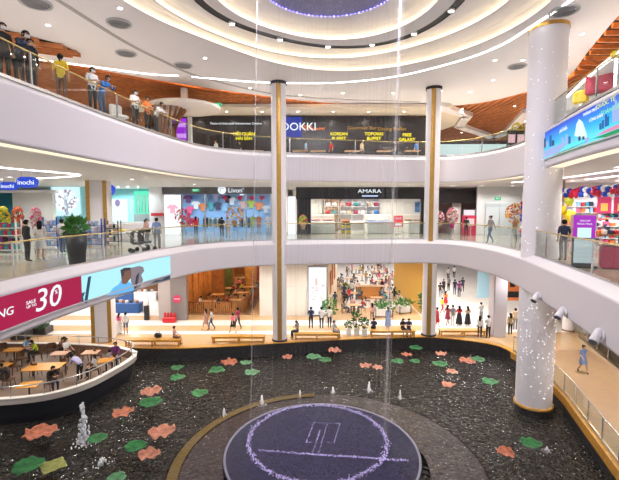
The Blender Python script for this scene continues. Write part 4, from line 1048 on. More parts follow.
def handbag(p, mt, label):
    t = thing('handbag', label, 'bag', p); MB().box((0, 0, .16), (.5, .24, .32), ch=.08).build('body', mt, t); MB().tube([(-.14, 0, .3), (-.1, 0, .44), (.1, 0, .44), (.14, 0, .3)], .018, 6).build('strap', mt, t)
q = P(157, 345.5, 0); handbag((q.x, q.y + .25, .47), BLACK, 'black shoulder bag lying on the bench right of the bow')
# lit poster, wall panels
m = MB(); m.box((-2.0, 35.2, 2.68), (4.6, .3, 5.34)); struct('wall_panel', m, mat('panel_white', (.74, .71, .66), .5))
m = MB(); m.box((-2.6, 35.03, 2.6), (3, .02, .02)); m.box((-1.2, 35.03, 2.6), (.02, .02, 5.2)); struct('trim_3', m, mat('joint_grey', (.5, .48, .45), .6))
t = thing('poster_lightbox', 'tall backlit white poster with pale sketchy buildings on the ground floor wall', 'poster', (.68, 34.98, 0))
MB().box((0, 0, 2.25), (1.66, .12, 4.3), ch=.02).build('frame', mat('frame_grey', (.35, .36, .4), .4), t); MB().box((0, -.07, 2.2), (1.5, .02, 4.1)).build('lit_panel', glow('poster_white', (.93, .95, 1), 1), t)
m = MB()
for i in range(36):
    m.box((R.uniform(-.6, .6), -.085, R.uniform(1.3, 2.9)), (R.uniform(.04, .25), .006, R.uniform(.03, .12)), mi=i % 4)
m.box((0, -.085, 2.75), (1.3, .006, .02), mi=2); m.prism([(-.2, -.088), (0, -.088), (0, -.082), (-.2, -.082)], 2.7, 3.3, 3)
m.build('picture', [glow('pp%d' % i, c, 1) for i, c in enumerate(((.6, .7, .62), (.85, .75, .5), (.75, .6, .68), (.85, .55, .5)))], t, label='pale picture of buildings')
m = MB(); a, b = (.32, 35.35), (3.9, 46); m.prism([(1.62, 35.05), (1.62 + .0, 35.35), (2.9, 46), (3.1, 46)][::-1], 0, 5.35); struct('wall_side', m, mat('panel_cream', (.72, .62, .48), .5))
for i, (y, z) in enumerate(((37, 2.6), (39.2, 3.0), (42, 3.1))):
    x = 1.62 + (y - 35.05) * .135 + .03; t = thing('framed_picture', 'red-brown framed picture on the side wall beside the lit poster, ' + ('nearest', 'middle one', 'farthest')[i], 'picture', (x, y, z), -.135)
    MB().box((0, 0, 0), (.06, 1.3, 2.0)).build('frame', WOOD, t); MB().box((.035, 0, 0), (.02, 1.15, 1.85)).build('print', mat('print_red', (.42, .14, .08), .5, var=.5, scale=3), t)
# left grey wall with a red sign, red seat
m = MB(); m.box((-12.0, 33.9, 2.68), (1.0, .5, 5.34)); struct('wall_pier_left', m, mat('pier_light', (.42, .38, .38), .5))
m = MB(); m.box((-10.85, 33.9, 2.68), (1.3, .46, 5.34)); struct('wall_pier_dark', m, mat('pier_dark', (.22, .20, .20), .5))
p = XZ(177, 299, 33.62); t = thing('round_sign', 'small round red sign on the dark grey pier', 'sign', p); MB().cone((0, 0, 0), (0, -.05, 0), .33, .33, 24).build('disc', glow('sign_red', (.72, .05, .12), 1), t); sign_text('TASTE', (0, -.06, .0), .17, PW, t, ext=.005)
p = P(170, 322, 0); t = thing('display_stand', 'low red display stand with four rounded humps before the grey pier', 'stand', (p.x, p.y - .1, .012)); MB().box((0, 0, .22), (1.05, .45, .44), ch=.05).build('base', mat('red_plastic', (.62, .02, .03), .4), t)
for k in range(4): MB().box((-.39 + k * .26, .08, .6), (.2, .22, .36), ch=.09).build('hump', MATS['red_plastic'], t)
# potted plants by the pond
LEAFD = mat('leaf_deep', (.03, .15, .03), .45, var=.5, scale=5)
def bush(mb, c, rx, rz, n, q, sd=0, up=.3):
    r_ = random.Random(sd * 7 + n)
    for i in range(n):
        u = Vector((r_.gauss(0, 1), r_.gauss(0, 1), r_.gauss(0, 1))).normalized(); rr = r_.random() ** .4
        p = Vector((c[0] + u.x * rx * rr, c[1] + u.y * rx * rr, c[2] + u.z * rz * rr)); d = (u + Vector((r_.gauss(0, .4), r_.gauss(0, .4), up))).normalized(); s_ = d.cross(Vector((r_.gauss(0, 1), r_.gauss(0, 1), .3))).normalized(); L = q * (.6 + .7 * r_.random())
        nn = d.cross(s_) * .05 * L
        mb.add([p, p + d * L * .45 + s_ * L * .22 + nn, p + d * L - nn, p + d * L * .45 - s_ * L * .22 + nn], [[0, 1, 2, 3]])
def plant(p, pw, ph, fw, fh, label, potm, sd=1, q=.3, up=.3, n=140, pot='planter', name='potted_plant', taper=.82, square=True, cat='plant'):
    t = thing(name, label, cat, p)
    if square: MB().box((0, 0, ph / 2), (pw, pw, ph), ch=.03).build('pot', potm, t)
    else: MB().lathe([(.001, 0), (pw / 2 * taper, 0), (pw / 2, ph), (pw / 2 - .04, ph), (pw / 2 - .05, ph - .06), (.001, ph - .06)], n=24).build('pot', potm, t)
    m = MB(); bush(m, (0, 0, ph + fh * .5), fw / 2, fh / 2, n, q, sd, up); m.build('foliage', LEAFD if sd % 2 else LEAF, t)
    m = MB()
    for k in range(4): m.tube([(R.gauss(0, .03), R.gauss(0, .03), ph - .08), (R.gauss(0, fw * .12), R.gauss(0, fw * .12), ph + fh * .5)], [.022, .012], 6)
    m.build('stem', WOOD, t)
    return t
POTW = mat('pot_white', (.70, .68, .66), .4)
plant(P(348.5, 335, .012), .36, .5, .42, .5, 'small plant in a white pot at the pond edge, leftmost of three', POTW, 1, .2, n=90)
plant(P(356.5, 334.5, .012), .38, .5, .52, 1.35, 'tallest leafy plant in a white pot at the pond edge, middle of three', POTW, 3, .24)
plant(P(364.5, 335.5, .012), .36, .5, .46, .8, 'bushy plant in a white pot at the pond edge, rightmost of three', POTW, 5, .22, n=110)
plant(P(329, 322, .012), .6, .5, 1.1, 1.5, 'leafy potted plant at the corner of the lit poster', POTW, 2, .32)
plant(P(341, 298, .012) + Vector((.5, 0, 0)), .5, .5, .6, 1.1, 'bushy potted plant farther back at the food court entrance', DARK, 4, .26, n=90)
plant(P(425, 319, .012), .5, .6, .8, 1.8, 'tall green potted plant beside the yellow end wall', POTW, 3, .35)
def planter_box(px0, px1, py, label, rz, sd):
    a, b = P(px0, py, 0), P(px1, py, 0); c = (a + b) / 2; L = (b - a).length
    t = thing('planter_box', label, 'planter', (c.x, c.y, .012), rz); MB().box((0, 0, .4), (L, .7, .6), ch=.03).build('box', POTW, t)
    for sx in (-1, 1):
        for sy in (-1, 1): MB().box((sx * (L / 2 - .05), sy * .33, .35), (.07, .07, .7)).build('leg', BLACK, t)
    m = MB()
    for k in range(5): bush(m, ((k - 2) * L / 5, 0, .88), .38, .34, 40, .3, sd + k)
    m.build('foliage', LEAF, t)
planter_box(374, 392, 316.5, 'white planter box with green plants at the food court, left of two', .1, 3)
planter_box(397, 410, 313, 'white planter box with green plants at the food court, right of two', .25, 9)

# --- furniture kinds
def chair_proto(seat_m, leg_m, label, group, loc, rz, style='plain'):
    t = thing('cafe_chair', label, 'chair', loc, rz, group)
    MB().box((0, 0, .45), (.46, .46, .06), ch=.02).build('seat', seat_m, t)
    m = MB(); n = 9
    A = [(.25 * math.cos(PI * (k / (n - 1))), .05 + .19 * math.sin(PI * k / (n - 1))) for k in range(n)]; B = [(x * .86, y * .92) for x, y in A][::-1]
    if style == 'tub': m.prism(A + B, .5, .86)
    else: m.box((0, .21, .72), (.44, .05, .3), ch=.02)
    m.build('backrest', seat_m, t)
    for sx in (-1, 1):
        for sy in (-1, 1): MB().cone((sx * .22, sy * .22 , 0), (sx * .18, sy * .18, .43), .016, .02, 7).build('leg', leg_m, t)
    return t
def table_proto(w_, d, top_m, leg_m, label, group, loc, rz, pedestal=True, h=.74):
    t = thing('cafe_table', label, 'table', loc, rz, group)
    MB().box((0, 0, h - .02), (w_, d, .045), ch=.012).build('table_top', top_m, t)
    if pedestal:
        MB().cone((0, 0, .02), (0, 0, h - .04), .04, .04, 10).build('pedestal', leg_m, t); MB().box((0, 0, .015), (.45, .45, .03), ch=.01).build('base', leg_m, t)
    else:
        for sx in (-1, 1):
            for sy in (-1, 1): MB().box((sx * (w_ / 2 - .05), sy * (d / 2 - .05), h / 2 - .02), (.05, .05, h - .05)).build('leg', leg_m, t)
    return t
# boat furniture (deck at BZ)
ORANGE = mat('table_orange', (.68, .30, .03), .35); PINKT = mat('table_pale', (.70, .42, .28), .35); RATTAN = mat('rattan_brown', (.12, .055, .03), .6, var=.3, scale=30)
def bp(px, py, h=0): p = P(px, py, BZ + h); p.z = BZ + .01; return p
def btab(px, py, w_, d, mt, label, rz=.0, ped=True): return table_proto(w_, d, mt, BLACK, label, 'tables on the boat deck', bp(px, py, .74), rz, ped)
btab(14, 349.5, 1.0, .75, ORANGE, 'orange cafe table at the far rail of the boat, beside the blue top', .1)
btab(44, 366.5, 1.85, 1.15, ORANGE, 'largest orange table in the middle of the boat deck', .1, False)
btab(1, 365, .9, .8, ORANGE, 'orange table at the left picture edge on the boat')
btab(29, 384.5, .95, .75, ORANGE, 'orange table by the near rail of the boat between two dark clad guests', .15)
btab(60, 353, .9, .7, PINKT, 'pale table on the boat between the lime top and the white top', .1)
btab(91, 352, .9, .7, PINKT, 'pale table on the boat near the square column', .1)
btab(106, 360, .8, .7, ORANGE, 'orange table at the bow in front of the purple vest', .3)
bch = chair_proto(RATTAN, BLACK, 'brown tub chair at the far rail at the left picture edge of the boat', 'tub chairs on the boat deck', bp(3, 357), .5, 'tub')
for px, py, rz, lb in ((15, 374, 2.6, 'brown tub chair empty in front of the left orange table on the boat'), (76, 363, -1.2, 'brown tub chair empty right of the white top on the boat'), (98, 362, 1.9, 'brown tub chair empty by the pale table near the bow'),
                       (51, 391, -1.9, 'brown tub chair under the dark clad guest by the near boat rail'), (9, 388, 1.7, 'brown tub chair at the near rail left end of the boat'), (38, 361, -.9, 'brown tub chair under the lime top on the boat'),
                       (67, 361, -1.5, 'brown tub chair under the white top on the boat'), (27, 358, 2.0, 'brown tub chair under the blue top on the boat'), (116, 365.5, 2.5, 'brown tub chair under the purple vest at the bow'), (95, 377, 2.0, 'brown tub chair under the small white top by the boat rail'),
                       (83, 362, 1.2, 'brown tub chair left of the pale table near the square column'), (0, 377, .4, 'brown tub chair cut by the left picture edge below the orange table'), (57, 383, 2.9, 'brown tub chair pushed to the near side of the largest orange table, right'), (36, 377, 2.7, 'brown tub chair pushed to the near side of the largest orange table, left'), (62, 372, -1.4, 'brown tub chair at the right end of the largest orange table'), (52, 357, .3, 'brown tub chair behind the largest orange table on the boat'), (22, 366, 1.4, 'brown tub chair at the left end of the largest orange table')):
    dup(bch, bp(px, py), rz, lb)
for a in ((27, 358, 60, 'sit_table', 'skyblue', 'denim', 'person in sky blue sitting at the far table of the boat', dict()),
          (38, 361, -50, 'sit_table', 'lime', 'black', 'person in a lime top with long hair sitting mid boat', dict(hair='long')),
          (67, 361, 80, 'sit', 'white', 'black', 'person in white sitting upright before the far boat rail', dict()),
          (51, 391, 60, 'sit_table', 'black', 'navy', 'person in black sitting at the near table of the boat', dict(sleeve=True)),
          (9, 388, -60, 'sit_table', 'black', 'black', 'person in black at the near rail, leftmost on the boat', dict(sleeve=True)),
          (79, 381, -110, 'table_lean', 'lilac', 'black', 'person in a lilac shirt bending forward on the near side of the boat', dict(sleeve=True)),
          (95, 377, -40, 'sit', 'white', 'navy', 'small person in white with a dark bag strap beside the lilac shirt', dict(h=1.45, hair='long')),
          (116, 365.5, 15, 'sit', 'purple', 'navy', 'person in a purple vest sitting at the bow of the boat', dict(sleeve=True)),
          (110, 367, 200, 'sit', 'lightgrey', 'navy', 'grey capped child sitting next to the purple vest at the bow', dict(h=1.2, hair='bun')),
          (60, 358.5, 100, 'sit_table', 'brown', 'black', 'person in brown bending at the pale table beside the lime top', dict(hair='tail'))):
    p = bp(a[0], a[1]); person(p, *a[2:7], **{**a[7], 'h': a[7].get('h', 1.64) * 1.12})
# plants and stairs hinted behind the boat
for px, py, w_, lb in ((22, 338, 1.3, 'wide leafy planter behind the far rail of the boat, left one'), (43, 333, 1.3, 'leafy planter behind the far rail of the boat beside the blue top')):
    p = P(px, py, 0); plant((p.x, max(p.y, 28.4), .012), 1.0, .5, w_, 1.1, lb, DARK, 3, .38, n=170)

# ------------------------------------------------------------------ timber cafe on the ground floor, left of the lit poster
m = MB(); m.box((-10.95, 46, 2.68), (.3, 24, 5.34)); m.box((-7, 58, 2.68), (8.2, .3, 5.34)); struct('wall_cafe', m, WOOD)
m = MB()
for i in range(7): m.box((-10.7, 36.2 + i * 1.9, 2.6), (.18, 1.5, 4.6), ch=.02)
struct('trim_4', m, mat('panel_amber', (.45, .17, .04), .45, var=.3, scale=2))
m = MB(); m.box((-8, 46.5, .02), (5.6, 22, .03)); struct('floor_cafe', m, mat('cafe_floor', (.22, .12, .06), .3, var=.2, scale=3))
for i, (x, y, w_, c, lb) in enumerate(((-9.4, 42.1, 1.2, (.34, .13, .03), 'amber'), (-9.2, 45.3, 1.5, (.10, .13, .04), 'olive green'), (-6.6, 46.0, 1.3, (.40, .20, .05), 'golden'), (-6.3, 49.25, 1.0, (.30, .04, .025), 'dark red'), (-6.8, 54, 1.6, (.36, .30, .26), 'pale'))):
    t = thing('partition_screen', lb + ' upright partition screen inside the timber cafe', 'partition', (x, y, .035)); MB().box((0, 0, 1.9), (w_, .12, 3.8)).build('panel', mat('part%d' % i, c, .5, var=.25, scale=2), t)
    MB().box((-w_ / 2, 0, 1.95), (.12, .16, 3.9)).box((w_ / 2, 0, 1.95), (.12, .16, 3.9)).box((0, 0, 3.85), (w_, .16, .12)).build('frame', WOOD, t)
def fence(pts, label):
    t = thing('timber_fence', label, 'fence', (*pts[0], .012)); q = [Vector((p[0] - pts[0][0], p[1] - pts[0][1], 0)) for p in pts]
    MB().tube(atz(q, 1.05), .05, 6).build('top_rail', WOOD, t); MB().tube(atz(q, .15), .04, 6).build('bottom_rail', WOOD, t); m = MB()
    for a, b in zip(q, q[1:]):
        n = int((b - a).length / .17)
        for k in range(n): p = a.lerp(b, k / n); m.box((p.x, p.y, .58), (.07, .07, .95))
    m.build('balusters', mat('baluster', (.42, .18, .05), .45, var=.2), t)
    for i, p in enumerate(q): MB().box((p.x, p.y, .6), (.14, .14, 1.2), ch=.02).build('post', WOOD, t)
fence([(-10.6, 35.6), (-8.5, 35.6), (-6.4, 35.7)], 'brown timber baluster fence across the front of the timber cafe')
fence([(-6.0, 36.2), (-5.3, 42), (-4.9, 49), (-4.6, 56)], 'brown timber baluster fence along the path beside the timber cafe')
CH = mat('cafe_wood', (.20, .085, .03), .45, var=.2); CT = mat('cafe_top', (.42, .21, .08), .35, var=.2)
tb0 = None; cc0 = None; nt_ = 0
tops = ['white', 'black', 'navy', 'red', 'grey', 'blush', 'teal', 'beige', 'plum', 'lime', 'skyblue', 'brown', 'pink', 'khaki']; lows = ['black', 'denim', 'grey', 'khaki', 'navy', 'brown', 'white']
combos = [(a, b) for b in lows for a in tops if a != b]; ci = 0
for row in range(5):
    for cx in range(2):
        x = -9.2 + cx * 2.4 + row * .12; y = 37.3 + row * 3.2 + cx * .7
        if tb0 is None: tb0 = table_proto(1.2, .8, CT, CH, 'dark wooden table inside the timber cafe behind the baluster fence', 'tables of the timber cafe', (x, y, .036), .1, False)
        else: dup(tb0, (x, y, .036), R.uniform(-.1, .1))
        for sx, rz in ((-1, -PI / 2 + PI), (1, PI / 2 + PI)):
            p = (x + sx * .95, y, .036); rz = (PI / 2 if sx > 0 else -PI / 2) + PI
            rz = -PI / 2 if sx > 0 else PI / 2
            if cc0 is None: cc0 = chair_proto(CH, CH, 'dark wooden chair inside the timber cafe behind the baluster fence', 'chairs of the timber cafe', p, rz)
            else: dup(cc0, p, rz)
            if R.random() < .75:
                a, b = combos[ci]; ci += 1
                person(p, -90 if sx > 0 else 90, 'sit_table', a, b, 'person in %s top and %s trousers sitting in the timber cafe' % (a, b), hair=R.choice(['short', 'long', 'tail']))
for (x, y) in ((-9, 38), (-9, 42), (-7, 45), (-7.5, 50), (-8.5, 54)):
    downlight((x, y, 5.35), 600, 'warm downlight in the timber cafe ceiling', 'timber cafe downlights', color=(1, .7, .4))
t = thing('service_counter', 'low wooden counter against the white panel wall by the cafe path', 'counter', (-3.2, 37.4, .012)); MB().box((0, 0, .5), (1.0, 2.4, 1.0), ch=.03).build('body', CH, t); MB().box((0, 0, 1.03), (1.1, 2.5, .06)).build('worktop', CT, t)

# ------------------------------------------------------------------ food court right of the poster
t = thing('kiosk_counter', 'orange wooden kiosk counter in the middle of the food court', 'counter', (P(371, 299, 0).x, P(371, 299, 0).y, .012)); MB().box((0, .5, .6), (2.7, 1.0, 1.2), ch=.03).build('body', mat('kiosk_orange', (.55, .22, .05), .4, var=.2), t); MB().box((0, .5, 1.23), (2.9, 1.2, .06)).build('worktop', CT, t)
m = MB(); m.box((10.05, 41.5, 2.68), (.5, 12, 5.34)); struct('wall_court_end', m, mat('end_yellow', (.62, .36, .06), .5))
FT = mat('court_table', (.58, .34, .15), .35); tb1 = None; cc1 = None; taken = []
spots = [(337, 313), (346, 309), (357, 312), (366, 311), (352, 300), (340, 298), (386, 292), (395, 299), (409, 299), (414, 292), (403, 287), (390, 283), (376, 281), (362, 281), (347, 284), (412, 281), (399, 277), (368, 275), (356, 305), (376, 305), (385, 300), (393, 296), (345, 290), (358, 289), (382, 287), (408, 286), (350, 279), (385, 277), (375, 272), (393, 272), (407, 273), (356, 274)]
for i, (px, py) in enumerate(spots):
    p = P(px, py, 0); p.z = .016; p.x = max(min(p.x, 8.2 if p.y < 49 else 9.5), 3.9 + max(0, p.y - 44) * .05)
    if any((p - q).length < 2.3 for q in taken) or p.y < 36: continue
    taken.append(p.copy())
    if tb1 is None: tb1 = table_proto(1.1, .75, FT, BLACK, 'light wooden table in the open food court', 'tables of the food court', p, 0)
    else: dup(tb1, p, R.uniform(-.3, .3))
    for k in range(2 if i % 3 else 3):
        an = k * PI + .2 if k < 2 else PI / 2; q = p + Vector((math.cos(an) * .85, math.sin(an) * .72, 0)); rz = an - PI / 2
        if cc1 is None: cc1 = chair_proto(mat('court_chair', (.10, .06, .045), .5), BLACK, 'dark brown chair in the open food court', 'chairs of the food court', q, rz)
        else: dup(cc1, q, rz)
        if R.random() < .72 and ci < len(combos):
            a, b = combos[ci]; ci += 1
            person(q, math.degrees(rz), R.choice(['sit_table', 'sit', 'sit_phone']), a, b, 'person in %s top and %s trousers sitting in the open food court' % (a, b), hair=R.choice(['short', 'long', 'tail']))
for px, py, k, top, low, lb, kw in ((352, 297, 'stand', 'white', 'black', 'waiter in white shirt with a black apron, left of two in the food court', dict(h=1.72)), (357.5, 296, 'stand', 'white', 'black', 'waiter in white shirt with a black apron, right of two in the food court', dict(h=1.7)),
        (344, 300, 'stand', 'navy', 'navy', 'person in navy standing at the food court entrance', dict()), (397, 287, 'walk', 'red', 'black', 'person in red crossing the food court', dict()), (379, 284, 'stand', 'pink', 'white', 'person in bright pink standing at the back of the food court', dict(hair='long')),
        (394, 305, 'stand', 'black', 'khaki', 'person in black between the two white planters', dict(hair='long')), (405, 281, 'stand', 'black', 'black', 'person in black at the far back of the food court', dict()), (335, 309, 'stand', 'denim', 'navy', 'person in denim blue at the corner plant of the poster', dict(hair='tail'))):
    person(gp(px, py), R.uniform(150, 210), k, top, low, lb, **kw)
# more people on their feet in the food court
for i, (px, py) in enumerate(((341, 287), (347, 279), (352, 274), (366, 284), (372, 278), (378, 274), (387, 281), (392, 284), (398, 283), (402, 278), (407, 280), (411, 284), (409, 276), (396, 274), (384, 272), (363, 276), (389, 290), (401, 292), (382, 296), (349, 304))):
    if ci >= len(combos): break
    a, b = combos[ci]; ci += 1; person(gp(px, py), R.uniform(0, 360), R.choice(['stand', 'walk', 'phone']), a, b, 'person on foot in %s top and %s bottoms in the open food court' % (a, b), hair=R.choice(['short', 'long', 'tail']))
# market stalls on the left behind the pier
STC = [(.03, .10, .30), (.75, .75, .78), (.20, .10, .05), (.02, .02, .03)]
for i, (px, py, lb) in enumerate(((128, 312, 'blue covered market table left of the grey pier, nearest'), (146, 300, 'white market table with dark goods left of the grey pier, middle'), (122, 301, 'blue covered market table at the picture left of the stalls, farther one'), (150, 290, 'brown market table at the back of the stalls'))):
    p = P(px, py, 0); t = thing('market_table', lb, 'table', (p.x, p.y, .016)); MB().box((0, 0, .42), (2.4, .95, .84), ch=.02).build('cloth', mat('stallcloth%d' % i, STC[(0, 1, 0, 2)[i]], .7), t)
    for k in range(7):
        q = (p.x - 1 + k * .33, p.y + R.uniform(-.25, .25), .858); MB().box((0, 0, .12), (R.uniform(.15, .3), .25, .24), ch=.02).build('goods_box', mat('goods%d' % (k % 4), ((.06, .06, .07), (.5, .45, .4), (.3, .1, .06), (.65, .62, .6))[k % 4], .6), None, q, label='small box of goods on the market tables left of the grey pier', cat='box', group='boxes on the market tables')
p = P(147, 320, 0); t = thing('pedestal_sign', 'white figure shaped display on a black plinth left of the grey pier', 'display', (p.x, p.y, .016)); MB().box((0, 0, .6), (.35, .35, 1.2)).build('plinth', BLACK, t); MB().lathe([(.001, 1.2), (.22, 1.25), (.2, 1.7), (.1, 1.95), (.16, 2.1), (.12, 2.3), (.001, 2.36)], n=16).build('figure', WHITE, t)

# ------------------------------------------------------------------ second floor shops (shop front plane y = 37)
YF = 37.0
def wbox(px0, px1, py0, py1, y, d=.1, mb=None, mi=0):
    a, b = XZ(px0, py1, y), XZ(px1, py0, y); mb = mb or MB(); mb.box(((a.x + b.x) / 2, y + d / 2, (a.z + b.z) / 2), (b.x - a.x, d, b.z - a.z), mi=mi); return mb
BAND = mat('fascia_grey', (.16, .155, .17), .4); BLK = mat('fascia_black', (.022, .02, .024), .25, var=.5, scale=12)
struct('wall_shop_band', wbox(162, 272, 185.5, 194, YF), BAND)
struct('wall_shop_black', wbox(296, 428, 187, 199, YF).box((0, 0, -50), (.01, .01, .01)), BLK)
m = wbox(297, 311, 198, 236, YF, .6); m = wbox(437, 476, 190, 203, YF, .2, m); m = wbox(420.5, 424, 198, 236, YF, .4, m); struct('wall_shop_piers', m, BLK)
m = wbox(476, 545, 186, 238, YF - .5, .2); struct('wall_lobby', m, mat('lobby_white', (.82, .82, .82), .4))
m = wbox(150, 163.5, 186, 236, YF, .5); struct('wall_shop_white', m, WHITE)
# interior back walls, the blue one with the shop's cyan light in its colour
SHOPBLUE = mat('shop_cyan_lit', (.20, .36, .60), .5, emit=.0); SHOPBEIGE = mat('shop_beige', (.82, .78, .72), .5)
m = MB(); m.box((-9, 42, 9), (13.5, .1, 4.3)); struct('wall_shop_back_blue', m, SHOPBLUE)
m = MB(); m.box((4.8, 42.2, 9), (13, .1, 4.3)); struct('wall_shop_back_beige', m, SHOPBEIGE)
m = MB(); m.box((-2.3, 39.8, 9), (.2, 5, 4.3)); m.box((-13.6, 39.8, 9), (.2, 5, 4.3)); m.box((11.3, 39.8, 9), (.2, 5, 4.3)); struct('wall_shop_dividers', m, WHITE)
def shop_lights(xs, y, e, c, lb, g):
    for x in xs: downlight((x, y, 11.13), e, lb, g, color=c)
shop_lights((-12, -9.5, -7, -4.5), 39.3, L_SHOP * 1.5, (.8, .92, 1), 'cool downlight inside the clothes shop', 'clothes shop downlights')
shop_lights((-.2, 2, 4.2, 6.4, 8.6), 39.5, L_SHOP * 1.5, (1, .95, .85), 'warm downlight inside the bedding shop', 'bedding shop downlights')
shop_lights((12, 14.5, 17), 34.8, 240, (1, .97, .95), 'added downlight brightening the lobby beyond the black shop', 'added lobby downlights')  # lamps added to brighten the white lobby wall
# lettering
SGN = thing('shop_sign', 'white lit shop sign with a round logo on the grey band above the clothes shop', 'sign', (0, 0, 0))
p = XZ(222, 190, YF - .06); MB().cone(p, p + Vector((0, -.05, 0)), .36, .36, 24).build('logo_disc', PW, SGN)
mb = MB().tube([p + Vector((.18 * math.cos(a), -.07, .16 * math.sin(a))) for a in [.5 + i * .45 for i in range(9)]], .025, 6); mb.build('logo_mark', BAND, SGN)
sign_text("Livon'", XZ(235.8, 190.5, YF - .04), .56, PW, SGN, sx=1.05); mb = wbox(240, 244, 194, 195.2, YF - .06, .03); mb.build('underline', PW, SGN)
SGN = thing('shop_sign', 'white lit shop sign on the black band above the bedding shop', 'sign', (0, 0, 0)); sign_text('AMARA', XZ(369.5, 191.3, YF - .04), .46, PW, SGN, sx=1.35); wbox(362, 378, 195.3, 196.6, YF - .05, .03).build('tagline_bar', glow('pale_blue', (.5, .65, .9), 1), SGN)
t = thing('exit_sign', 'small green exit sign above the clothes shop entrance', 'sign', (0, 0, 0)); wbox(192, 199, 189, 191.5, YF - .08, .06).build('case', glow('exit_green', (.05, .5, .22), 1), t); sign_text('EXIT', XZ(195.5, 190.2, YF - .1), .2, PW, t, ext=.004)
t = thing('exit_sign', 'small green exit sign above the white lobby doors', 'sign', (0, 0, 0)); wbox(495, 501, 197, 200, YF - .6, .06).build('case', MATS['exit_green'], t); sign_text('EXIT', XZ(498, 198.5, YF - .62), .18, PW, t, ext=.004)
# lit poster boxes beside the shops
def lightbox(px0, px1, py0, py1, label, y=YF - .15):
    t = thing('lightbox', label, 'lit panel', (0, 0, 0)); wbox(px0, px1, py0, py1, y, .14).build('case', MATS['frame_grey'], t); wbox(px0 + .4, px1 - .4, py0 + .4, py1 - .4, y - .015, .015).build('lit_panel', glow('panel_lit', (.95, .95, 1), 1.05), t); return t
def shirt_poly(c, s, arms=.5):      # outline of a T-shirt in x-z
    pts = [(-.22, -.4), (.22, -.4), (.23, .1), (.40, -.02), (.5, .14), (.24, .38), (.1, .4), (0, .35), (-.1, .4), (-.24, .38), (-.5, .14), (-.40, -.02), (-.23, .1)]
    return [(c[0] + x * s, c[2] + z * s) for x, z in pts]
def shirt(c, s, d=.06, mb=None, mi=0):
    mb = mb or MB(); q = shirt_poly(c, s); n = len(q); mid = 0
    F_ = [(x, c[1] - d, z) for x, z in q]; B_ = [(x, c[1] + d, z) for x, z in q]
    mb.add(F_ + B_, [list(range(n)), list(range(n, 2 * n))[::-1]] + [[i, n + i, n + (i + 1) % n, (i + 1) % n] for i in range(n)], mi); return mb
t = lightbox(164.5, 181, 194.5, 237, 'white lightbox with a pink shirt picture left of the clothes shop window'); shirt(XZ(172.5, 209, YF - .19), 1.0, .006).build('picture', glow('pink_pic', (.85, .45, .58), 1), t, label='picture of a pink shirt')
lightbox(287.5, 296, 196, 237, 'narrow white lightbox between the slim column and the black pier')
# clothes shop window and goods
t = thing('shop_window', 'glazed shop front of the blue lit clothes shop', 'window', (0, 0, 0)); t['kind'] = 'structure'
wbox(181.5, 272, 194.5, 236, YF - .02, .02).build('glass', SHOPGLASS, t)
for px in (182, 205, 246, 271): wbox(px - .35, px + .35, 194, 237, YF - .04, .08).build('mullion', STEEL, t)
TCOL = ['white', 'orange', 'teal', 'navy', 'skyblue', 'pink', 'yellow', 'blush', 'lightgrey', 'red']
k = 0
for (px, py, c) in ((188, 199, 'purple'), (196, 205, 'white'), (203, 207, 'orange'), (211, 206, 'teal'), (218, 206, 'navy'), (225, 207, 'skyblue'), (232, 201, 'white'), (243, 205, 'blush'), (251, 204, 'lime'), (259, 206, 'orange'), (266, 209, 'lightgrey'), (206, 198, 'skyblue'), (216, 197, 'lilac'), (190, 210, 'pink'), (227, 199, 'navy')):
    p = XZ(px, py, 41.8); shirt(p, .95, .07).build('shirt', cl(c), label='%s shirt hung on the back wall of the clothes shop, number %d across' % (c, k + 1) if False else '%s shirt hung on the clothes shop wall %s' % (c, ('near the left end', 'left of the orange shirt', 'third in the row', 'left of centre', 'in dark cloth at the centre', 'right of the dark one', 'above the bouquet', 'right of the bouquet', 'near the right', 'second from the right', 'at the right end', 'in the top row left', 'in the top row middle', 'low at the left end', 'in the top row right')[k]), cat='shirt', group='shirts on the clothes shop wall'); k += 1
def rack(px0, px1, y, label, cols):
    a, b = XZ(px0, 225, y).x, XZ(px1, 225, y).x; t = thing('clothes_rack', label, 'clothes rack', ((a + b) / 2, y, 6.96)); L = b - a
    MB().cone((-L / 2, 0, 1.45), (L / 2, 0, 1.45), .02, .02, 8).build('bar', STEEL, t)
    for s_ in (-1, 1): MB().cone((s_ * L / 2, 0, 0), (s_ * L / 2, 0, 1.45), .02, .02, 8).box((s_ * L / 2, 0, .02), (.05, .5, .04)).build('upright', STEEL, t)
    n = int(L / .16)
    for i in range(n):
        m = MB(); m.box((-L / 2 + (i + .5) * L / n, 0, .98), (.09, .42, .8 + .15 * R.random()), ch=.03); m.cone((-L / 2 + (i + .5) * L / n, 0, 1.36), (-L / 2 + (i + .5) * L / n, 0, 1.46), .01, .01, 5)
        m.build('garment', cl(R.choice(cols)), None, (t.location.x, y, 6.96), label='garment on the %s' % label, cat='garment', group='garments on the ' + label)
rack(203, 222, 38.6, 'clothes rack left inside the clothes shop', ['teal', 'navy', 'white', 'skyblue']); rack(238, 250, 38.6, 'clothes rack right inside the clothes shop', ['navy', 'skyblue', 'white', 'teal']); rack(186, 199, 38.9, 'clothes rack by the entrance of the clothes shop', ['plum', 'pink', 'orange', 'black'])
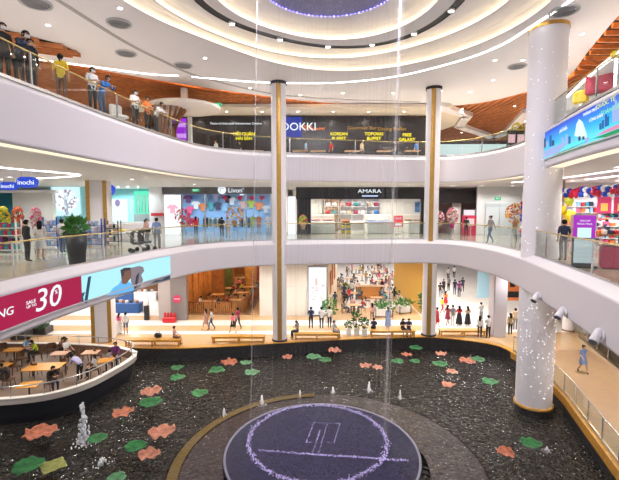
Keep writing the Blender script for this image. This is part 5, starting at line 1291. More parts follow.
for px, c, lb in ((253, 'lime', 'mannequin in a lime outfit in the clothes shop window'), (259, 'orange', 'mannequin in an orange top in the clothes shop window'), (268, 'white', 'mannequin in a white outfit at the right end of the clothes shop window')):
    p = XZ(px, 234, 37.7); p.z = 6.97; o = person(p, 0, 'stand', c, c, lb, h=1.8); o['category'] = 'mannequin'; o.name = 'mannequin'
    for ch in list(o.children): bpy.data.objects.remove(ch)
    for i in (0, 2, 4, 6, 7): o.material_slots[i].material = cl('lightgrey')
    MB().cone((0, 0, -.0), (0, 0, .02), .22, .22, 16).build('base', STEEL, o)
def balloon(mb, c, r, mi=0): mb.lathe([(.001, -1.15 * r), (.12 * r, -1.1 * r), (.55 * r, -.75 * r), (.92 * r, -.2 * r), (1.0 * r, .2 * r), (.85 * r, .62 * r), (.5 * r, .9 * r), (.001, 1.0 * r)], c, 12, mi)
for i, px in enumerate((225, 240, 252, 262)):
    p = XZ(px, 198, 36.5); t = thing('heart_balloon', ('pink heart balloon over the clothes shop window, ' + ('leftmost', 'second', 'third', 'rightmost')[i]) + ' of four', 'balloon', p)
    m = MB(); m.ball((-.1, 0, .05), (.15, .1, .15), 10, 7); m.ball((.1, 0, .05), (.15, .1, .15), 10, 7); m.cone((0, 0, .0), (0, 0, -.27), .19, .01, 12); m.build('foil', mat('balloon_pink', (.65, .06, .2), .2), t); MB().cone((0, 0, .1), (0, 0, 11.13 - p.z), .004, .004, 4).build('string', WHITE, t)
def flower_stand(px, py_base, y, h, cols, label, rad=.5, potc='basket_pot', potcol=(.30, .20, .10), zf=6.96, pole=True):
    p = XZ(px, py_base, y); p.z = zf; t = thing('flower_stand', label, 'flower stand', p)
    for k in range(3):
        a = 2.1 * k + .5; MB().cone((.28 * math.cos(a), .28 * math.sin(a), 0), (0, 0, h * .55), .02, .02, 6).build('leg', DARK, t)
    MB().lathe([(.001, h * .30), (.16, h * .30), (.22, h * .5), (.19, h * .5), (.001, h * .47)], n=16).build('pot', mat(potc, potcol, .4), t)
    m = MB(); bush(m, (0, 0, h * .74), rad * .8, h * .22, 50, .2, 7); m.build('foliage', LEAF, t)
    for ci_, c in enumerate(cols):
        m = MB(); r_ = random.Random(hash(label) % 999 if False else len(label) * 7 + ci_)
        for i in range(52):
            u = Vector((r_.gauss(0, 1), r_.gauss(0, 1), r_.gauss(0, 1))).normalized(); q = Vector((u.x * rad, u.y * rad, h * .74 + u.z * h * .28))
            for b in range(5):
                a = b * 1.257; s_ = u.orthogonal().normalized(); w_ = u.cross(s_); d = s_ * math.cos(a) + w_ * math.sin(a); m.add([q, q + d * .08 + w_ * .03 + u * .02, q + d * .14 + u * .03, q + d * .08 - w_ * .03 + u * .02], [[0, 1, 2, 3]])
            m.ball(q + u * .015, .05, 6, 4)
        m.build('blossoms', mat('bloom_%s' % c, COLR[c], .6), t)['kind'] = 'stuff'
flower_stand(183, 237, 35.8, 2.2, ('pink', 'red'), 'pink congratulation flower stand left of the clothes shop entrance', .62)
flower_stand(235, 236, 35.6, 2.4, ('orange', 'yellow'), 'orange and yellow flower stand in front of the clothes shop window', .72)
flower_stand(452, 238, 34.5, 2.3, ('blush', 'white', 'pink'), 'blush and white flower stand in a magenta pot before the black shop', .45, 'magenta_pot', (.45, .02, .22))
flower_stand(438.5, 237, 34.5, 2.0, ('pink', 'white'), 'pink flower stand partly hidden by the right slim column', .4)
flower_stand(514.5, 236, 31.5, 2.6, ('orange', 'yellow', 'red'), 'orange, yellow and red flower stand right of the white lobby doors', .68)
flower_stand(303, 238, 35.6, 1.7, ('pink', 'lime'), 'small pink flower stand before the black pier of the bedding shop', .32)
# bedding shop
t = thing('shop_window', 'glazed shop front of the bright bedding shop', 'window', (0, 0, 0)); t['kind'] = 'structure'; wbox(311, 424, 199, 236, YF - .02, .02).build('glass', SHOPGLASS, t)
for px in (311, 348, 390, 403, 424): wbox(px - .25, px + .25, 199, 237, YF - .04, .06).build('mullion', STEEL, t)
def bed(px, y, w_, l, cover, pil, label, rz=0, head=(.7, .66, .6)):
    p = XZ(px, 235, y); t = thing('bed', label, 'bed', (p.x, y, 7.36), rz)
    MB().box((0, 0, 0), (w_, l, .79), ch=.03).build('base', mat('bed_base', (.72, .70, .66), .6), t); MB().box((0, 0, .52), (w_ * .98, l * .98, .26), ch=.09).build('mattress', mat('linen', (.82, .80, .78), .8), t)
    MB().box((0, -l * .2, .6), (w_ * 1.03, l * .62, .16), ch=.06).build('quilt', mat('quilt_' + cover, COLR[cover], .8, var=.25, scale=9), t, label=cover + ' quilt'); MB().box((0, l / 2 + .06, .65), (w_ * 1.05, .14, 1.3), ch=.05).build('headboard', mat('headboard', head, .7), t)
    for s_ in (-1, 1): MB().box((0, 0, 0), (w_ * .42, .4, .18), ch=.08).build('pillow', mat('pillow_' + pil, COLR[pil], .8, var=.4, scale=12), None, (p.x + s_ * w_ * .24, y + l * .36, 7.36 + .80), label='%s %s pillow on the %s' % ('left' if s_ < 0 else 'right', pil, label.replace(' of the bedding shop', '').replace(' in the middle', ' in the centre')), cat='pillow', group='pillows in the bedding shop').rotation_euler = (-.5, 0, 0)
bed(322, 38.9, 2.3, 2.2, 'white', 'blush', 'white bed with blush pillows at the left of the bedding shop')
bed(379, 39.2, 2.5, 2.1, 'bluegrey', 'white', 'bed with a blue-grey quilt in the middle of the bedding shop')
bed(415, 39.2, 1.8, 2.1, 'lightgrey', 'beige', 'pale grey bed at the right of the bedding shop')
t = thing('wall_shelving', 'tall white wall shelving with folded bedding at the back of the bedding shop', 'shelf', (4.3, 41.9, 6.96))
MB().box((0, .1, 1.9), (5.6, .03, 3.8)).build('back_panel', WHITE, t)
for z in (.9, 1.7, 2.5, 3.3): MB().box((0, -.15, z), (5.6, .5, .05)).build('shelf_board', POTW, t)
for x in (-2.8, -1.4, 0, 1.4, 2.8): MB().box((x, -.15, 1.9), (.05, .5, 3.8)).build('upright', POTW, t)
cc = ['red', 'white', 'blue', 'white', 'beige', 'teal', 'blush', 'white', 'grey', 'plum', 'lightgrey']
for i in range(24):
    x = 4.3 - 2.45 + (i % 8) * .7; z = 6.96 + (1.725, 2.525, 3.325)[i // 8]; c = cc[(i * 5) % 11]
    MB().box((0, 0, .19), (.5, .36, R.uniform(.3, .38)), ch=.07).build('cushion', mat('cushion_' + c, COLR[c], .8), None, (x, 41.72, z - .0), label='%s cushion or folded quilt on the bedding shop shelving, %s shelf' % (c, ('lower', 'middle', 'upper')[i // 8]), cat='cushion', group='bedding on the wall shelving: %s, %s shelf' % (c, ('lower', 'middle', 'upper')[i // 8]))
t = thing('curtain', 'flower patterned curtain hanging at the left of the bedding shop', 'curtain', XZ(332, 235, 41.6)); t.location.z = 6.96; m = MB()
A = [(-.9 + i * .06, .07 * math.sin(i * 1.3), 0) for i in range(31)]; m.strip([(x, y, .15) for x, y, z in A], [(x, y, 3.6) for x, y, z in A], 0, False, True); m.strip([(x, y + .03, .15) for x, y, z in A], [(x, y + .03, 3.6) for x, y, z in A], 0, False, True); m.build('cloth', mat('curtain_floral', (.35, .22, .14), .8, var=.7, scale=6), t); MB().cone((-1, 0, 3.65), (1, 0, 3.65), .03, .03, 8).build('rod', BRASS, t)
p = XZ(346, 236, 38.6); 
for i, (c, z) in enumerate((('yellow', 0), ('grey', .25), ('yellow', .5), ('black', .75), ('orange', 1.0))):
    MB().box((0, 0, .12), (.95 - .05 * i, .6, .24), ch=.08).build('folded_quilt', mat('cushion_' + c, COLR[c], .8), None, (p.x, 38.6, 6.965 + z), label='%s folded quilt in the stack left of the blue-grey bed, %s' % (c, ('bottom', 'second', 'middle', 'fourth', 'topmost')[i]), cat='quilt', group='stack of folded quilts')
t = thing('sale_sign', 'red sale sign on a stand right of the blue-grey bed in the bedding shop', 'sign', XZ(398, 236, 37.6)); t.location.z = 6.96
MB().box((0, 0, 1.15), (.85, .05, 1.0)).build('panel', glow('sale_red', (.78, .05, .07), 1), t); MB().cone((0, 0, 0), (0, 0, .65), .03, .03, 8).box((0, 0, .02), (.5, .35, .04)).build('stand', STEEL, t); sign_text('SALE', (0, -.04, 1.4), .27, PW, t, ext=.004); MB().box((0, -.03, .85), (.6, .01, .2)).build('white_strip', PW, t)
for px, py, mt_ in ((431, 208, 'p_lav'), ):
    t = thing('wall_picture', 'blue framed picture on the wall left of the right slim column', 'picture', XZ(419, 207, 42.1)); MB().box((0, 0, 0), (1.0, .05, 1.2)).build('frame', WHITE, t); MB().box((0, -.03, 0), (.85, .02, 1.05)).build('print', mat('print_blue', (.05, .18, .42), .4, var=.5, scale=2), t)
# right of the slim column: red booth, white door
p = XZ(468.5, 236, 35.4); t = thing('photo_booth', 'red and pink booth with a white picture before the black shop', 'booth', (p.x, 35.4, 6.96)); MB().box((0, 0, .85), (1.0, .7, 1.7), ch=.03).build('body', mat('booth_red', (.62, .03, .09), .4), t); MB().box((0, -.36, 1.15), (.6, .02, .6)).build('screen', glow('booth_pic', (.75, .6, .6), 1), t); MB().box((0, 0, 1.95), (.9, .1, .45)).build('header', glow('booth_head', (.85, .75, .8), 1), t)
struct('wall_shop_red', wbox(437, 476, 203, 238, YF + 2.5, .2), mat('shop_dim', (.30, .20, .20), .6)); struct('wall_shop_pink', wbox(452, 461, 203, 236, YF + .6, .2), mat('shop_pale', (.75, .68, .66), .5))
t = thing('door_1', 'white framed glass double doors in the lobby wall', None, (0, 0, 0)); t['kind'] = 'structure'
wbox(485, 514, 203.5, 207, YF - .62, .1).build('transom', mat('glass_pale', (.6, .68, .7), .1), t); wbox(485, 514, 207, 237, YF - .6, .06).build('door_leaf', mat('door_glass', (.74, .80, .83), .08), t)
for px in (485, 499.5, 514): wbox(px - .5, px + .5, 203, 237, YF - .66, .1).build('frame', STEEL, t)
wbox(498, 498.6, 220, 227, YF - .75, .06).build('door_handle', STEEL, t)

# ------------------------------------------------------------------ second floor, open shops on the left
TEAL = mat('teal_wall', (.33, .66, .70), .5); TEAL2 = mat('deep_teal', (.02, .20, .28), .5)
struct('wall_left_shop', wbox(-20, 15, 186, 238, 34.5, .2), TEAL2)
struct('wall_left_white', wbox(14.5, 52, 190, 238, 34.3, .4), mat('shop_cream', (.80, .78, .76), .5))
struct('wall_teal_room', wbox(52, 106, 184, 238, 36.5, .2), TEAL)
m = wbox(104, 150, 186, 238, 40, .2); struct('wall_teal_back', m, TEAL)
t = thing('tree_panel', 'large backlit panel with a white blossom tree behind the blue racks', 'picture', (0, 0, 0)); wbox(52.5, 79, 187, 216, 36.3, .12).build('lit_panel', glow('tree_blue', (.62, .86, .93), 1), t)
m = MB(); q = lambda px, py: XZ(px, py, 36.25)
for pts, r in ((((67, 215), (67.5, 207), (66.5, 200)), (.12, .08, .04)), (((67.3, 206), (71, 200), (74, 197)), (.06, .04, .02)), (((67, 204), (63, 198), (60, 196)), (.06, .04, .02)), (((67, 201), (68, 195), (70, 191)), (.05, .03, .02)), (((66.6, 202), (64, 194), (65, 190)), (.04, .03, .02))): m.tube([q(*p) for p in pts], list(r), 6)
m.build('tree_trunk', glow('tree_trunk', (.35, .42, .5), 1), t); m = MB()
for i in range(120):
    a = R.random() * 7; rr = R.random() ** .5; p = q(66 + 11.5 * rr * math.cos(a), 200 + 11 * rr * math.sin(a)); m.cone(p, p + Vector((0, -.02, 0)), .07 + .1 * R.random(), .05, 7, mi=0 if i % 5 else 1)
m.build('blossoms', [glow('bl_w', (.95, .96, 1), 1), glow('bl_d', (.3, .25, .35), 1)], t)['kind'] = 'stuff'
t = thing('wall_lightbox', 'white lit panel with a purple emblem in the teal room', 'lit panel', (0, 0, 0)); wbox(108, 127, 199, 222, 39.8, .12).build('lit_panel', glow('panel_cyan', (.82, .97, .98), 1), t)
p = XZ(117.5, 203, 39.75); MB().ball(p, (.24, .03, .34), 12, 8).build('emblem', glow('emblem_purple', (.3, .22, .5), 1), t)
t = thing('lit_window', 'bright green lit glass case at the right end of the teal room', 'display case', (0, 0, 0)); wbox(134.5, 149.5, 191, 214, 39.7, .1).build('lit_panel', glow('green_lit', (.12, .80, .52), 1), t); wbox(134.5, 149.5, 214, 236, 39.6, .3).build('base', GREY, t)
for px in (136.5, 139, 142, 145, 148): wbox(px, px + .35, 195, 213, 39.66, .02).build('upright', STEEL, t)
for i in range(8): downlight(XZ(108 + (i % 4) * 10, 190 - (i // 4) * 1.5, 36 + (i // 4) * 2.5).xy[:] + (11.13,), 170, 'small downlight in the teal room ceiling', 'teal room downlights', color=(.8, 1, 1))
for x, y in ((-17.5, 22), (-20, 27), (-22, 31), (-16, 32)): downlight((x, y, 11.13), 350, 'bright downlight over the blue racks on the left', 'left shop downlights', color=(.95, .97, 1))
# hanging pill signs
def pill(px0, px1, py0, py1, y, label, body, size):
    a, b = XZ(px0, py1, y), XZ(px1, py0, y); t = thing('hanging_sign', label, 'sign', ((a.x + b.x) / 2, y, (a.z + b.z) / 2)); w_, h = b.x - a.x, b.z - a.z; r = h / 2; n = 12; pts = []
    for s_ in (1, -1):
        for k in range(n + 1):
            u = -PI / 2 + PI * k / n; pts.append((s_ * (w_ / 2 - r) + s_ * r * math.cos(u), s_ * r * math.sin(u)))
    m = MB(); N = len(pts); m.add([(x, -.12, z) for x, z in pts] + [(x, .12, z) for x, z in pts], [list(range(N)), list(range(N, 2 * N))[::-1]] + [[i, N + i, N + (i + 1) % N, (i + 1) % N] for i in range(N)]); m.build('panel', glow('sign_blue', (.02, .06, .50), 1.1), t)
    sign_text(body, (0, -.14, -.02), size, PW, t, ext=.01, sx=1.05)
    for x in (-w_ * .3, w_ * .3): MB().cone((x, 0, h / 2), (x, 0, 11.14 - t.location.z), .02, .02, 6).build('hanger', STEEL, t)
pill(18, 37, 177, 187.5, 21.5, 'blue pill shaped hanging sign in the upper left shop, right of two', 'inochi', .34)
pill(1, 17, 182, 190, 24, 'smaller blue pill shaped hanging sign at the left picture edge', 'inochi', .30)
struct('trim_bulkhead', wbox(-15, 54, 190.3, 192.6, 30.5, .5), WHITE)
p = XZ(110, 190, 33); t = thing('round_sign', 'round blue hanging sign right of the square column', 'sign', p); MB().cone((0, -.06, 0), (0, .06, 0), .42, .42, 24).build('disc', MATS['sign_blue'], t); MB().cone((0, 0, .4), (0, 0, 11.14 - p.z), .02, .02, 6).build('hanger', STEEL, t)
# led loop on the second floor ceiling
ribbon('linear_light', [P(*a, 11.1).xy[:] for a in ((-20, 165), (0, 168), (40, 171.5), (70, 174), (80, 175.2), (75, 176.5), (55, 178), (30, 179))], .07, 11.10, COOL, 'looping white light line on the ceiling over the left shops')
# racks with goods
RB = mat('rack_blue', (.02, .06, .36), .4)
def goods_rack(px0, px1, py, z_px, label, cols, levels=4, h=1.7, frame=RB, rows=9):
    a, b = P(px0, py, 6.96), P(px1, py, 6.96); L = (b - a).length; c = (a + b) / 2; rz = math.atan2((b - a).y, (b - a).x)
    t = thing('display_rack', label, 'shelf', (c.x, c.y, 6.96), rz); m = MB()
    for sx in (-1, 1):
        for sy in (-.22, .22): MB().box((sx * L / 2, sy, h / 2), (.06, .06, h)).build('upright', frame, t)
    for k in range(levels):
        z = .12 + (h - .2) * k / levels; MB().box((0, 0, z), (L, .5, .04)).build('shelf_board', frame, t)
        n = rows; x = -L / 2 + .08
        for i in range(n):
            w_ = (L - .16) / n; q = Matrix.Rotation(rz, 3, 'Z') @ Vector((x + w_ * (i + .5), 0, 0)); cc_ = cols[(i * 3 + k * 2) % len(cols)]
            mm = MB(); hh = (h - .2) / levels * R.uniform(.5, .82); mm.box((0, 0, hh / 2), (w_ * .82, .36, hh), ch=.02); o = mm.build('goods_box', cl(cc_), None, (c.x + q.x, c.y + q.y, 6.96 + z + .021), label='%s boxed item on the %s' % (cc_, label.split(',')[0]), cat='box', group='%s goods on the %s' % (cc_, label.split(',')[0])); o.rotation_euler = (0, 0, rz)
goods_rack(-24, 20, 252, 0, 'long low display rack at the left picture edge', ['plum', 'red', 'purple', 'teal', 'teal', 'black'], 4, 1.75, POTW, 10)
goods_rack(42, 60, 247, 0, 'blue metal rack behind the left railing', ['lightgrey', 'white', 'skyblue', 'lilac'], 4, 1.8, RB, 5)
goods_rack(82, 104, 246, 0, 'blue metal rack before the square column', ['lilac', 'white', 'skyblue', 'lightgrey'], 4, 1.7, RB, 6)
goods_rack(107, 120, 243, 0, 'dark metal rack right of the square column', ['white', 'black', 'lightgrey', 'blush'], 3, 1.5, DARK, 5)
for px, y, cols, lb in ((19, 23.5, ('orange', 'red'), 'orange flower stand under the blue hanging signs'), (37, 24.5, ('blush', 'pink', 'white'), 'blush flower stand beside the white wall on the left'), (5, 23, ('lime', 'yellow'), 'green and yellow flower stand at the left picture edge')):
    flower_stand(px, 238, y, 2.35, cols, lb, .26)
def sofa(px, py, y, col, label, L=2.0):
    p = XZ(px, py, y); p.z = 6.96; t = thing('display_bed', label, 'bed', p); MB().box((0, 0, .25), (L, .95, .3), ch=.05).build('base', WHITE, t); MB().box((0, 0, .5), (L * .96, .9, .22), ch=.09).build('mattress', cl(col), t); MB().box((0, .48, .65), (L, .08, 1.0), ch=.03).build('headboard', WHITE, t)
    MB().box((-L * .3, .1, .68), (.5, .4, .18), ch=.08).build('cushion', cl('yellow' if col != 'yellow' else 'white'), t)
sofa(124, 236, 33.5, 'yellow', 'low display bed with a yellow cover in the teal room'); sofa(140, 236, 36, 'skyblue', 'low display bed with a sky blue cover in the teal room'); sofa(130, 240, 30.5, 'white', 'low white display bed in front of the teal room')
struct('wall_shop_red_frame', wbox(151, 163, 213, 216, 36.6, .3).box((0, 0, -60), (.01,) * 3), mat('red_frame', (.6, .02, .04), .5))
# pushchairs behind the railing
def pushchair(p, rz, label):
    t = thing('pushchair', label, 'pushchair', p, rz)
    for sx in (-.28, .28):
        for y in (-.35, .35): MB().cone((sx - .03, y, .12), (sx + .03, y, .12), .12, .12, 14).build('wheel', BLACK, t)
    MB().box((0, .05, .5), (.5, .55, .12), ch=.04).build('seat', DARK, t); MB().box((0, .3, .78), (.5, .12, .6), ch=.05).build('backrest', DARK, t)
    m = MB(); n = 8
    A = [(-.28, .3 - .42 * math.sin(PI * k / n * .6), .95 + .3 * math.sin(PI * (k / n) * .75 + .4)) for k in range(n + 1)]; m.strip(A, [(-x, y, z) for x, y, z in A], 0, False, True); m.strip([(x, y, z - .02) for x, y, z in A], [(-x, y, z - .02) for x, y, z in A], 0, False, True); m.build('hood', BLACK, t)
    for sx in (-.28, .28): MB().tube([(sx, -.35, .14), (sx, .1, .5), (sx, .5, 1.05)], .018, 6).build('frame_tube', STEEL, t)
    MB().cone((-.28, .5, 1.05), (.28, .5, 1.05), .022, .022, 8).build('handle', BLACK, t)
q = offset(L2, 1.15); pushchair(colpoint(q, 137, 6.96), 2.2, 'folded black pushchair at the second floor railing, left of two'); pushchair(colpoint(offset(L2, 1.3), 146, 6.96), 2.6, 'black pushchair at the second floor railing, right of two')
p = colpoint(offset(L2, 1.2), 75.5, 6.96); plant(p, .85, 1.3, .7, .55, 'big black tapered planter with a leafy plant behind the left railing', BLACK, 2, .3, square=False, n=170, taper=.72)

# ------------------------------------------------------------------ second floor right: open shop with balloon garland
m = MB(); m.box((26, 21, 9), (.2, 24, 4.3)); struct('wall_right_shop', m, mat('shop_mint', (.72, .80, .80), .4))
m = MB(); m.box((16.9, 28.6, 9), (.8, .9, 4.3)); struct('wall_right_pier', m, mat('pier_tan', (.45, .33, .24), .5))
m = MB(); m.box((21.2, 30.5, 9), (10, .2, 4.3)); struct('wall_right_return', m, mat('panel_lightgrey', (.62, .60, .60), .5))
ribbon('linear_light', [(13.4, 8), (14.2, 14), (15, 20), (15.5, 26), (14.6, 30)], .14, 11.12, COOL, 'white light line on the ceiling before the balloon garland')
ribbon('linear_light', [(17.4, 10), (17.6, 18), (17.9, 27)], .12, 11.12, COOL, 'white light line on the ceiling inside the balloon shop')
t = thing('balloon_garland', 'long garland of red, blue and white balloons over the right hand shop', 'balloon garland', (16.6, 0, 10.25))
BM = [mat('balloon_red', (.55, .01, .06), .2), mat('balloon_blue', (.01, .05, .50), .2), mat('balloon_white', (.80, .80, .85), .25)]
nb = 0
for i in range(28):
    y = 28.2 - i * .38; c_ = (0, 0, 1, 1, 2)[i % 5]; c_ = (1, 0, 0, 1, 2, 2)[i % 6]
    for k in range(3):
        a = k * 2.1 + i * .5; m = MB(); balloon(m, (0, 0, 0), .19); c_ = (1, 0, 0, 1, 2)[(i + (k == 1)) % 5]; o = m.build('balloon', BM[c_], t, (.16 * math.cos(a), y, .17 * math.sin(a))); o.rotation_euler = (R.uniform(-.6, .6), R.uniform(-.6, .6), 0)
MB().cone((0, 28.4, 0), (0, 17.5, 0), .03, .03, 6).build('cord', WHITE, t)
for y in (18, 23, 28): MB().cone((0, y, 0), (0, y, .89), .012, .012, 5).build('hanger', WHITE, t)
t = thing('balloon_column', 'standing column of blue and red balloons behind the thick column', 'balloon column', XZ(525, 238, 30)); t.location.z = 6.96
MB().cone((0, 0, 0), (0, 0, 3.4), .03, .03, 8).cone((0, 0, 0), (0, 0, .05), .3, .3, 16).build('pole', WHITE, t)
for i in range(11):
    for k in range(3):
        a = k * 2.1 + i * .6; m = MB(); balloon(m, (0, 0, 0), .2); m.build('balloon', BM[(1, 1, 0, 2)[(i + k) % 4]], t, (.2 * math.cos(a), .2 * math.sin(a), .35 + i * .29))
for i, (dx, dz, c) in enumerate(((0, 0, 'yellow'), (.55, .55, 'lime'), (-.25, .75, 'yellow'), (.6, -.35, 'yellow'))):
    p = XZ(560, 210, 26.5); m = MB(); balloon(m, (0, 0, 0), .36 if i != 1 else .28); bt_ = thing('balloon', ('large yellow balloon' if i == 0 else 'green balloon' if i == 1 else 'yellow balloon above the large one' if i == 2 else 'yellow balloon below the large one') + ' floating by the tan pier on the right', 'balloon', (p.x + dx, p.y, p.z + dz)); m.build('skin', mat('bal_' + c, COLR[c], .25), bt_); MB().cone((0, 0, -.3), (0, 0, 6.96 - p.z - dz), .006, .006, 4).build('string', WHITE, bt_)
# kiosk, directory, gondolas
p = XZ(582, 250, 21.5); t = thing('information_kiosk', 'purple standing kiosk with a white screen at the right hand shop', 'kiosk', (p.x, p.y, 6.96), -.3)
MB().box((0, 0, 1.0), (1.1, .35, 2.0), ch=.03).build('body', mat('kiosk_side', (.62, .45, .38), .4), t); MB().box((0, -.19, 1.12), (1.0, .03, 1.7)).build('front', glow('kiosk_purple', (.36, .02, .48), 1), t); MB().box((0, -.215, 1.05), (.62, .02, .55)).build('screen', glow('kiosk_screen', (.62, .85, .9), 1), t); MB().box((0, -.215, .48), (.4, .02, .16)).build('card_reader', PW, t)
sign_text('VINCOM', (0, -.22, 1.68), .12, PW, t, ext=.003); sign_text('MEGA MALL', (0, -.22, 1.52), .13, PW, t, ext=.003)
p = XZ(582, 268, 16.2); t = thing('directory_board', 'grey slanted directory screen on a dark foot behind the right railing', 'sign', (p.x, p.y, 6.96), -.25)
MB().box((0, 0, .62), (.78, .1, 1.1), ch=.02).build('frame', DARK, t); MB().box((0, -.06, .66), (.68, .02, .95)).build('screen', glow('dir_screen', (.42, .50, .53), 1), t); MB().box((0, 0, .04), (.95, .4, .08), ch=.02).build('foot', BLACK, t)
m = MB()
for k in range(5): m.box((0, -.075, .35 + k * .15), (.5, .006, .02))
m.build('print_lines', mat('dir_lines', (.5, .56, .58), .5), t)
GC = ['red', 'white', 'pink', 'lightgrey', 'teal', 'skyblue', 'orange', 'white', 'navy']
def gondola(x, y, rz, L, label, h=1.5, lev=4):
    t = thing('gondola_shelf', label, 'shelf', (x, y, 6.96), rz); MB().box((0, .2, h / 2), (L, .05, h)).build('back_panel', WHITE, t)
    for k in range(lev):
        z = .15 + k * (h - .15) / lev; MB().box((0, 0, z), (L, .42, .04)).build('shelf_board', POTW, t); n = int(L / .3)
        for i in range(n):
            q = Matrix.Rotation(rz, 3, 'Z') @ Vector((-L / 2 + (i + .5) * L / n, -.02, 0)); c = GC[(i * 4 + k * 3 + int(x * 3)) % 9]; hh = (h - .15) / lev * R.uniform(.5, .8)
            o = MB().box((0, 0, hh / 2), (L / n * .8, .3, hh), ch=.015).build('goods_box', cl(c), None, (x + q.x, y + q.y, 6.96 + z + .021), label='%s packaged item on the %s' % (c, label), cat='box', group='%s packages on the %s' % (c, label)); o.rotation_euler = (0, 0, rz)
gondola(21.0, 30.1, 0, 4.6, 'white wall shelf at the back of the balloon shop', 2.9, 6)
gondola(18.3, 26.2, -.2, 2.0, 'white shelf unit left inside the balloon shop', 1.5); gondola(18.9, 24.8, -.3, 2.2, 'white shelf unit right inside the balloon shop', 1.6); gondola(20.4, 27.8, -.2, 2.4, 'white shelf unit farthest right inside the balloon shop', 1.7, 4)
for i, (x, y) in enumerate(((19.2, 27), (20.3, 27))):
    t = thing('hanging_poster', 'red and yellow poster hanging in the balloon shop, ' + ('left' if i == 0 else 'right'), 'poster', (x, y, 9.5), -.3); MB().box((0, 0, 0), (.8, .04, 1.1)).build('panel', mat('poster_red', (.62, .03, .14), .5), t); MB().box((0, -.03, -.15), (.4, .02, .5), ch=.008).build('figure', mat('poster_yellow', (.8, .5, .1), .5), t); MB().cone((0, 0, .55), (0, 0, 1.64), .008, .008, 4).build('hanger', STEEL, t)
for (x, y, c) in ((17.3, 25.3, 'black'), (18.0, 25.0, 'navy')): person((x, y, 6.96), 200, 'stand', c, 'black', 'shop assistant in %s inside the balloon shop' % ('black' if c == 'black' else 'dark navy'), mask=True)
t = thing('counter_table', 'long dark counter with a row of small packets in front of the balloon shop', 'table', (16.3, 22.6, 6.96), -.3); MB().box((0, 0, .86), (4.6, .8, .07)).build('top', WOOD, t)
for x in (-2.2, -.7, .7, 2.2):
    for y in (-.33, .33): MB().box((x, y, .42), (.06, .06, .84)).build('leg', BLACK, t)
for i in range(16):
    q = Matrix.Rotation(-.3, 3, 'Z') @ Vector((-2.1 + i * .28, 0, 0)); MB().box((0, 0, .12), (.18, .3, .24), ch=.02).build('packet', cl(GC[i % 9]), None, (16.3 + q.x, 22.6 + q.y, 6.96 + .897), label='small packet on the long dark counter of the balloon shop', cat='packet', group='packets on the long dark counter')
t = thing('cloth_display', 'low display draped in crimson cloth behind the right railing', 'display', (12.5, 15.6, 6.96), -.5); MB().box((0, 0, .45), (2.4, .7, .9), ch=.06).build('cloth', mat('crimson_cloth', (.36, .01, .06), .7, var=.2, scale=9), t); MB().box((0, 0, .93), (2.5, .8, .04)).build('top', WOOD, t)
shop_lights((17.5, 19), 24, L_SHOP * 1.5, (1, 1, 1), 'downlight inside the balloon shop', 'balloon shop downlights'); shop_lights((18, 21), 28.5, L_SHOP * 1.5, (1, 1, 1), 'downlight inside the balloon shop', 'balloon shop downlights')

# ------------------------------------------------------------------ third floor: restaurants behind the balustrade
Y3 = 37.0
m = wbox(187, 428, 116, 172, Y3, .3); struct('wall_restaurant_front', m, BLK)
m = MB(); m.box((-1.5, 35.6, 17.55), (26, 3.0, .25)); struct('trim_soffit', m, mat('soffit_cream', (.74, .66, .55), .6))
t = thing('restaurant_sign', 'blue lit restaurant sign on the black third floor front beside the left slim column', 'sign', (0, 0, 0))
wbox(281, 302, 117, 137, Y3 - .1, .1).build('panel', glow('dk_blue', (.01, .03, .30), 1), t); sign_text('DOOKKI', XZ(294, 127, Y3 - .13), .95, PW, t, sx=1.05); sign_text('TOPOKKI BUFFET', XZ(313.5, 129, Y3 - .05), .26, glow('orange_txt', (1, .25, .05), 1.3), t); sign_text('KOREAN', XZ(307, 126.3, Y3 - .05), .22, MATS['orange_txt'], t)
YT = glow('yellow_txt', (1, .85, .02), 1.4)
for px, a, b, lb in ((244, 'HỘI QUÁN', 'HẢI SẢN', 'leftmost of four'), (339, 'KOREAN', 'BUFFET', 'right of the blue sign'), (374, 'TOPOKKI', 'BUFFET', 'third of four'), (407, 'FREE', 'GALAXY', 'rightmost of four')):
    t = thing('lettering_sign', 'two line yellow lit lettering on the black third floor front, ' + lb, 'sign', (0, 0, 0)); sign_text(a, XZ(px, 134 + (px > 400), Y3 - .05), .38, YT, t, sx=1.0); sign_text(b, XZ(px, 138.6 + (px > 400), Y3 - .05), .38, YT, t, sx=1.0)
t = thing('lettering_sign', 'thin white line of lettering on the black third floor front, left of the column', 'sign', (0, 0, 0)); sign_text('Taste of Asia and Vietnamese Cuisine', XZ(236, 123.5, Y3 - .05), .24, PW, t, sx=1.25)
t = thing('lettering_sign', 'dim golden lettering along the top of the black third floor front', 'sign', (0, 0, 0)); GT = glow('gold_txt', (.42, .22, .03), 1); sign_text('Gourmet Bar', XZ(362, 128, Y3 - .05), .4, GT, t, sx=1.2); sign_text('Dining Buffet', XZ(392, 129, Y3 - .05), .4, GT, t, sx=1.2)
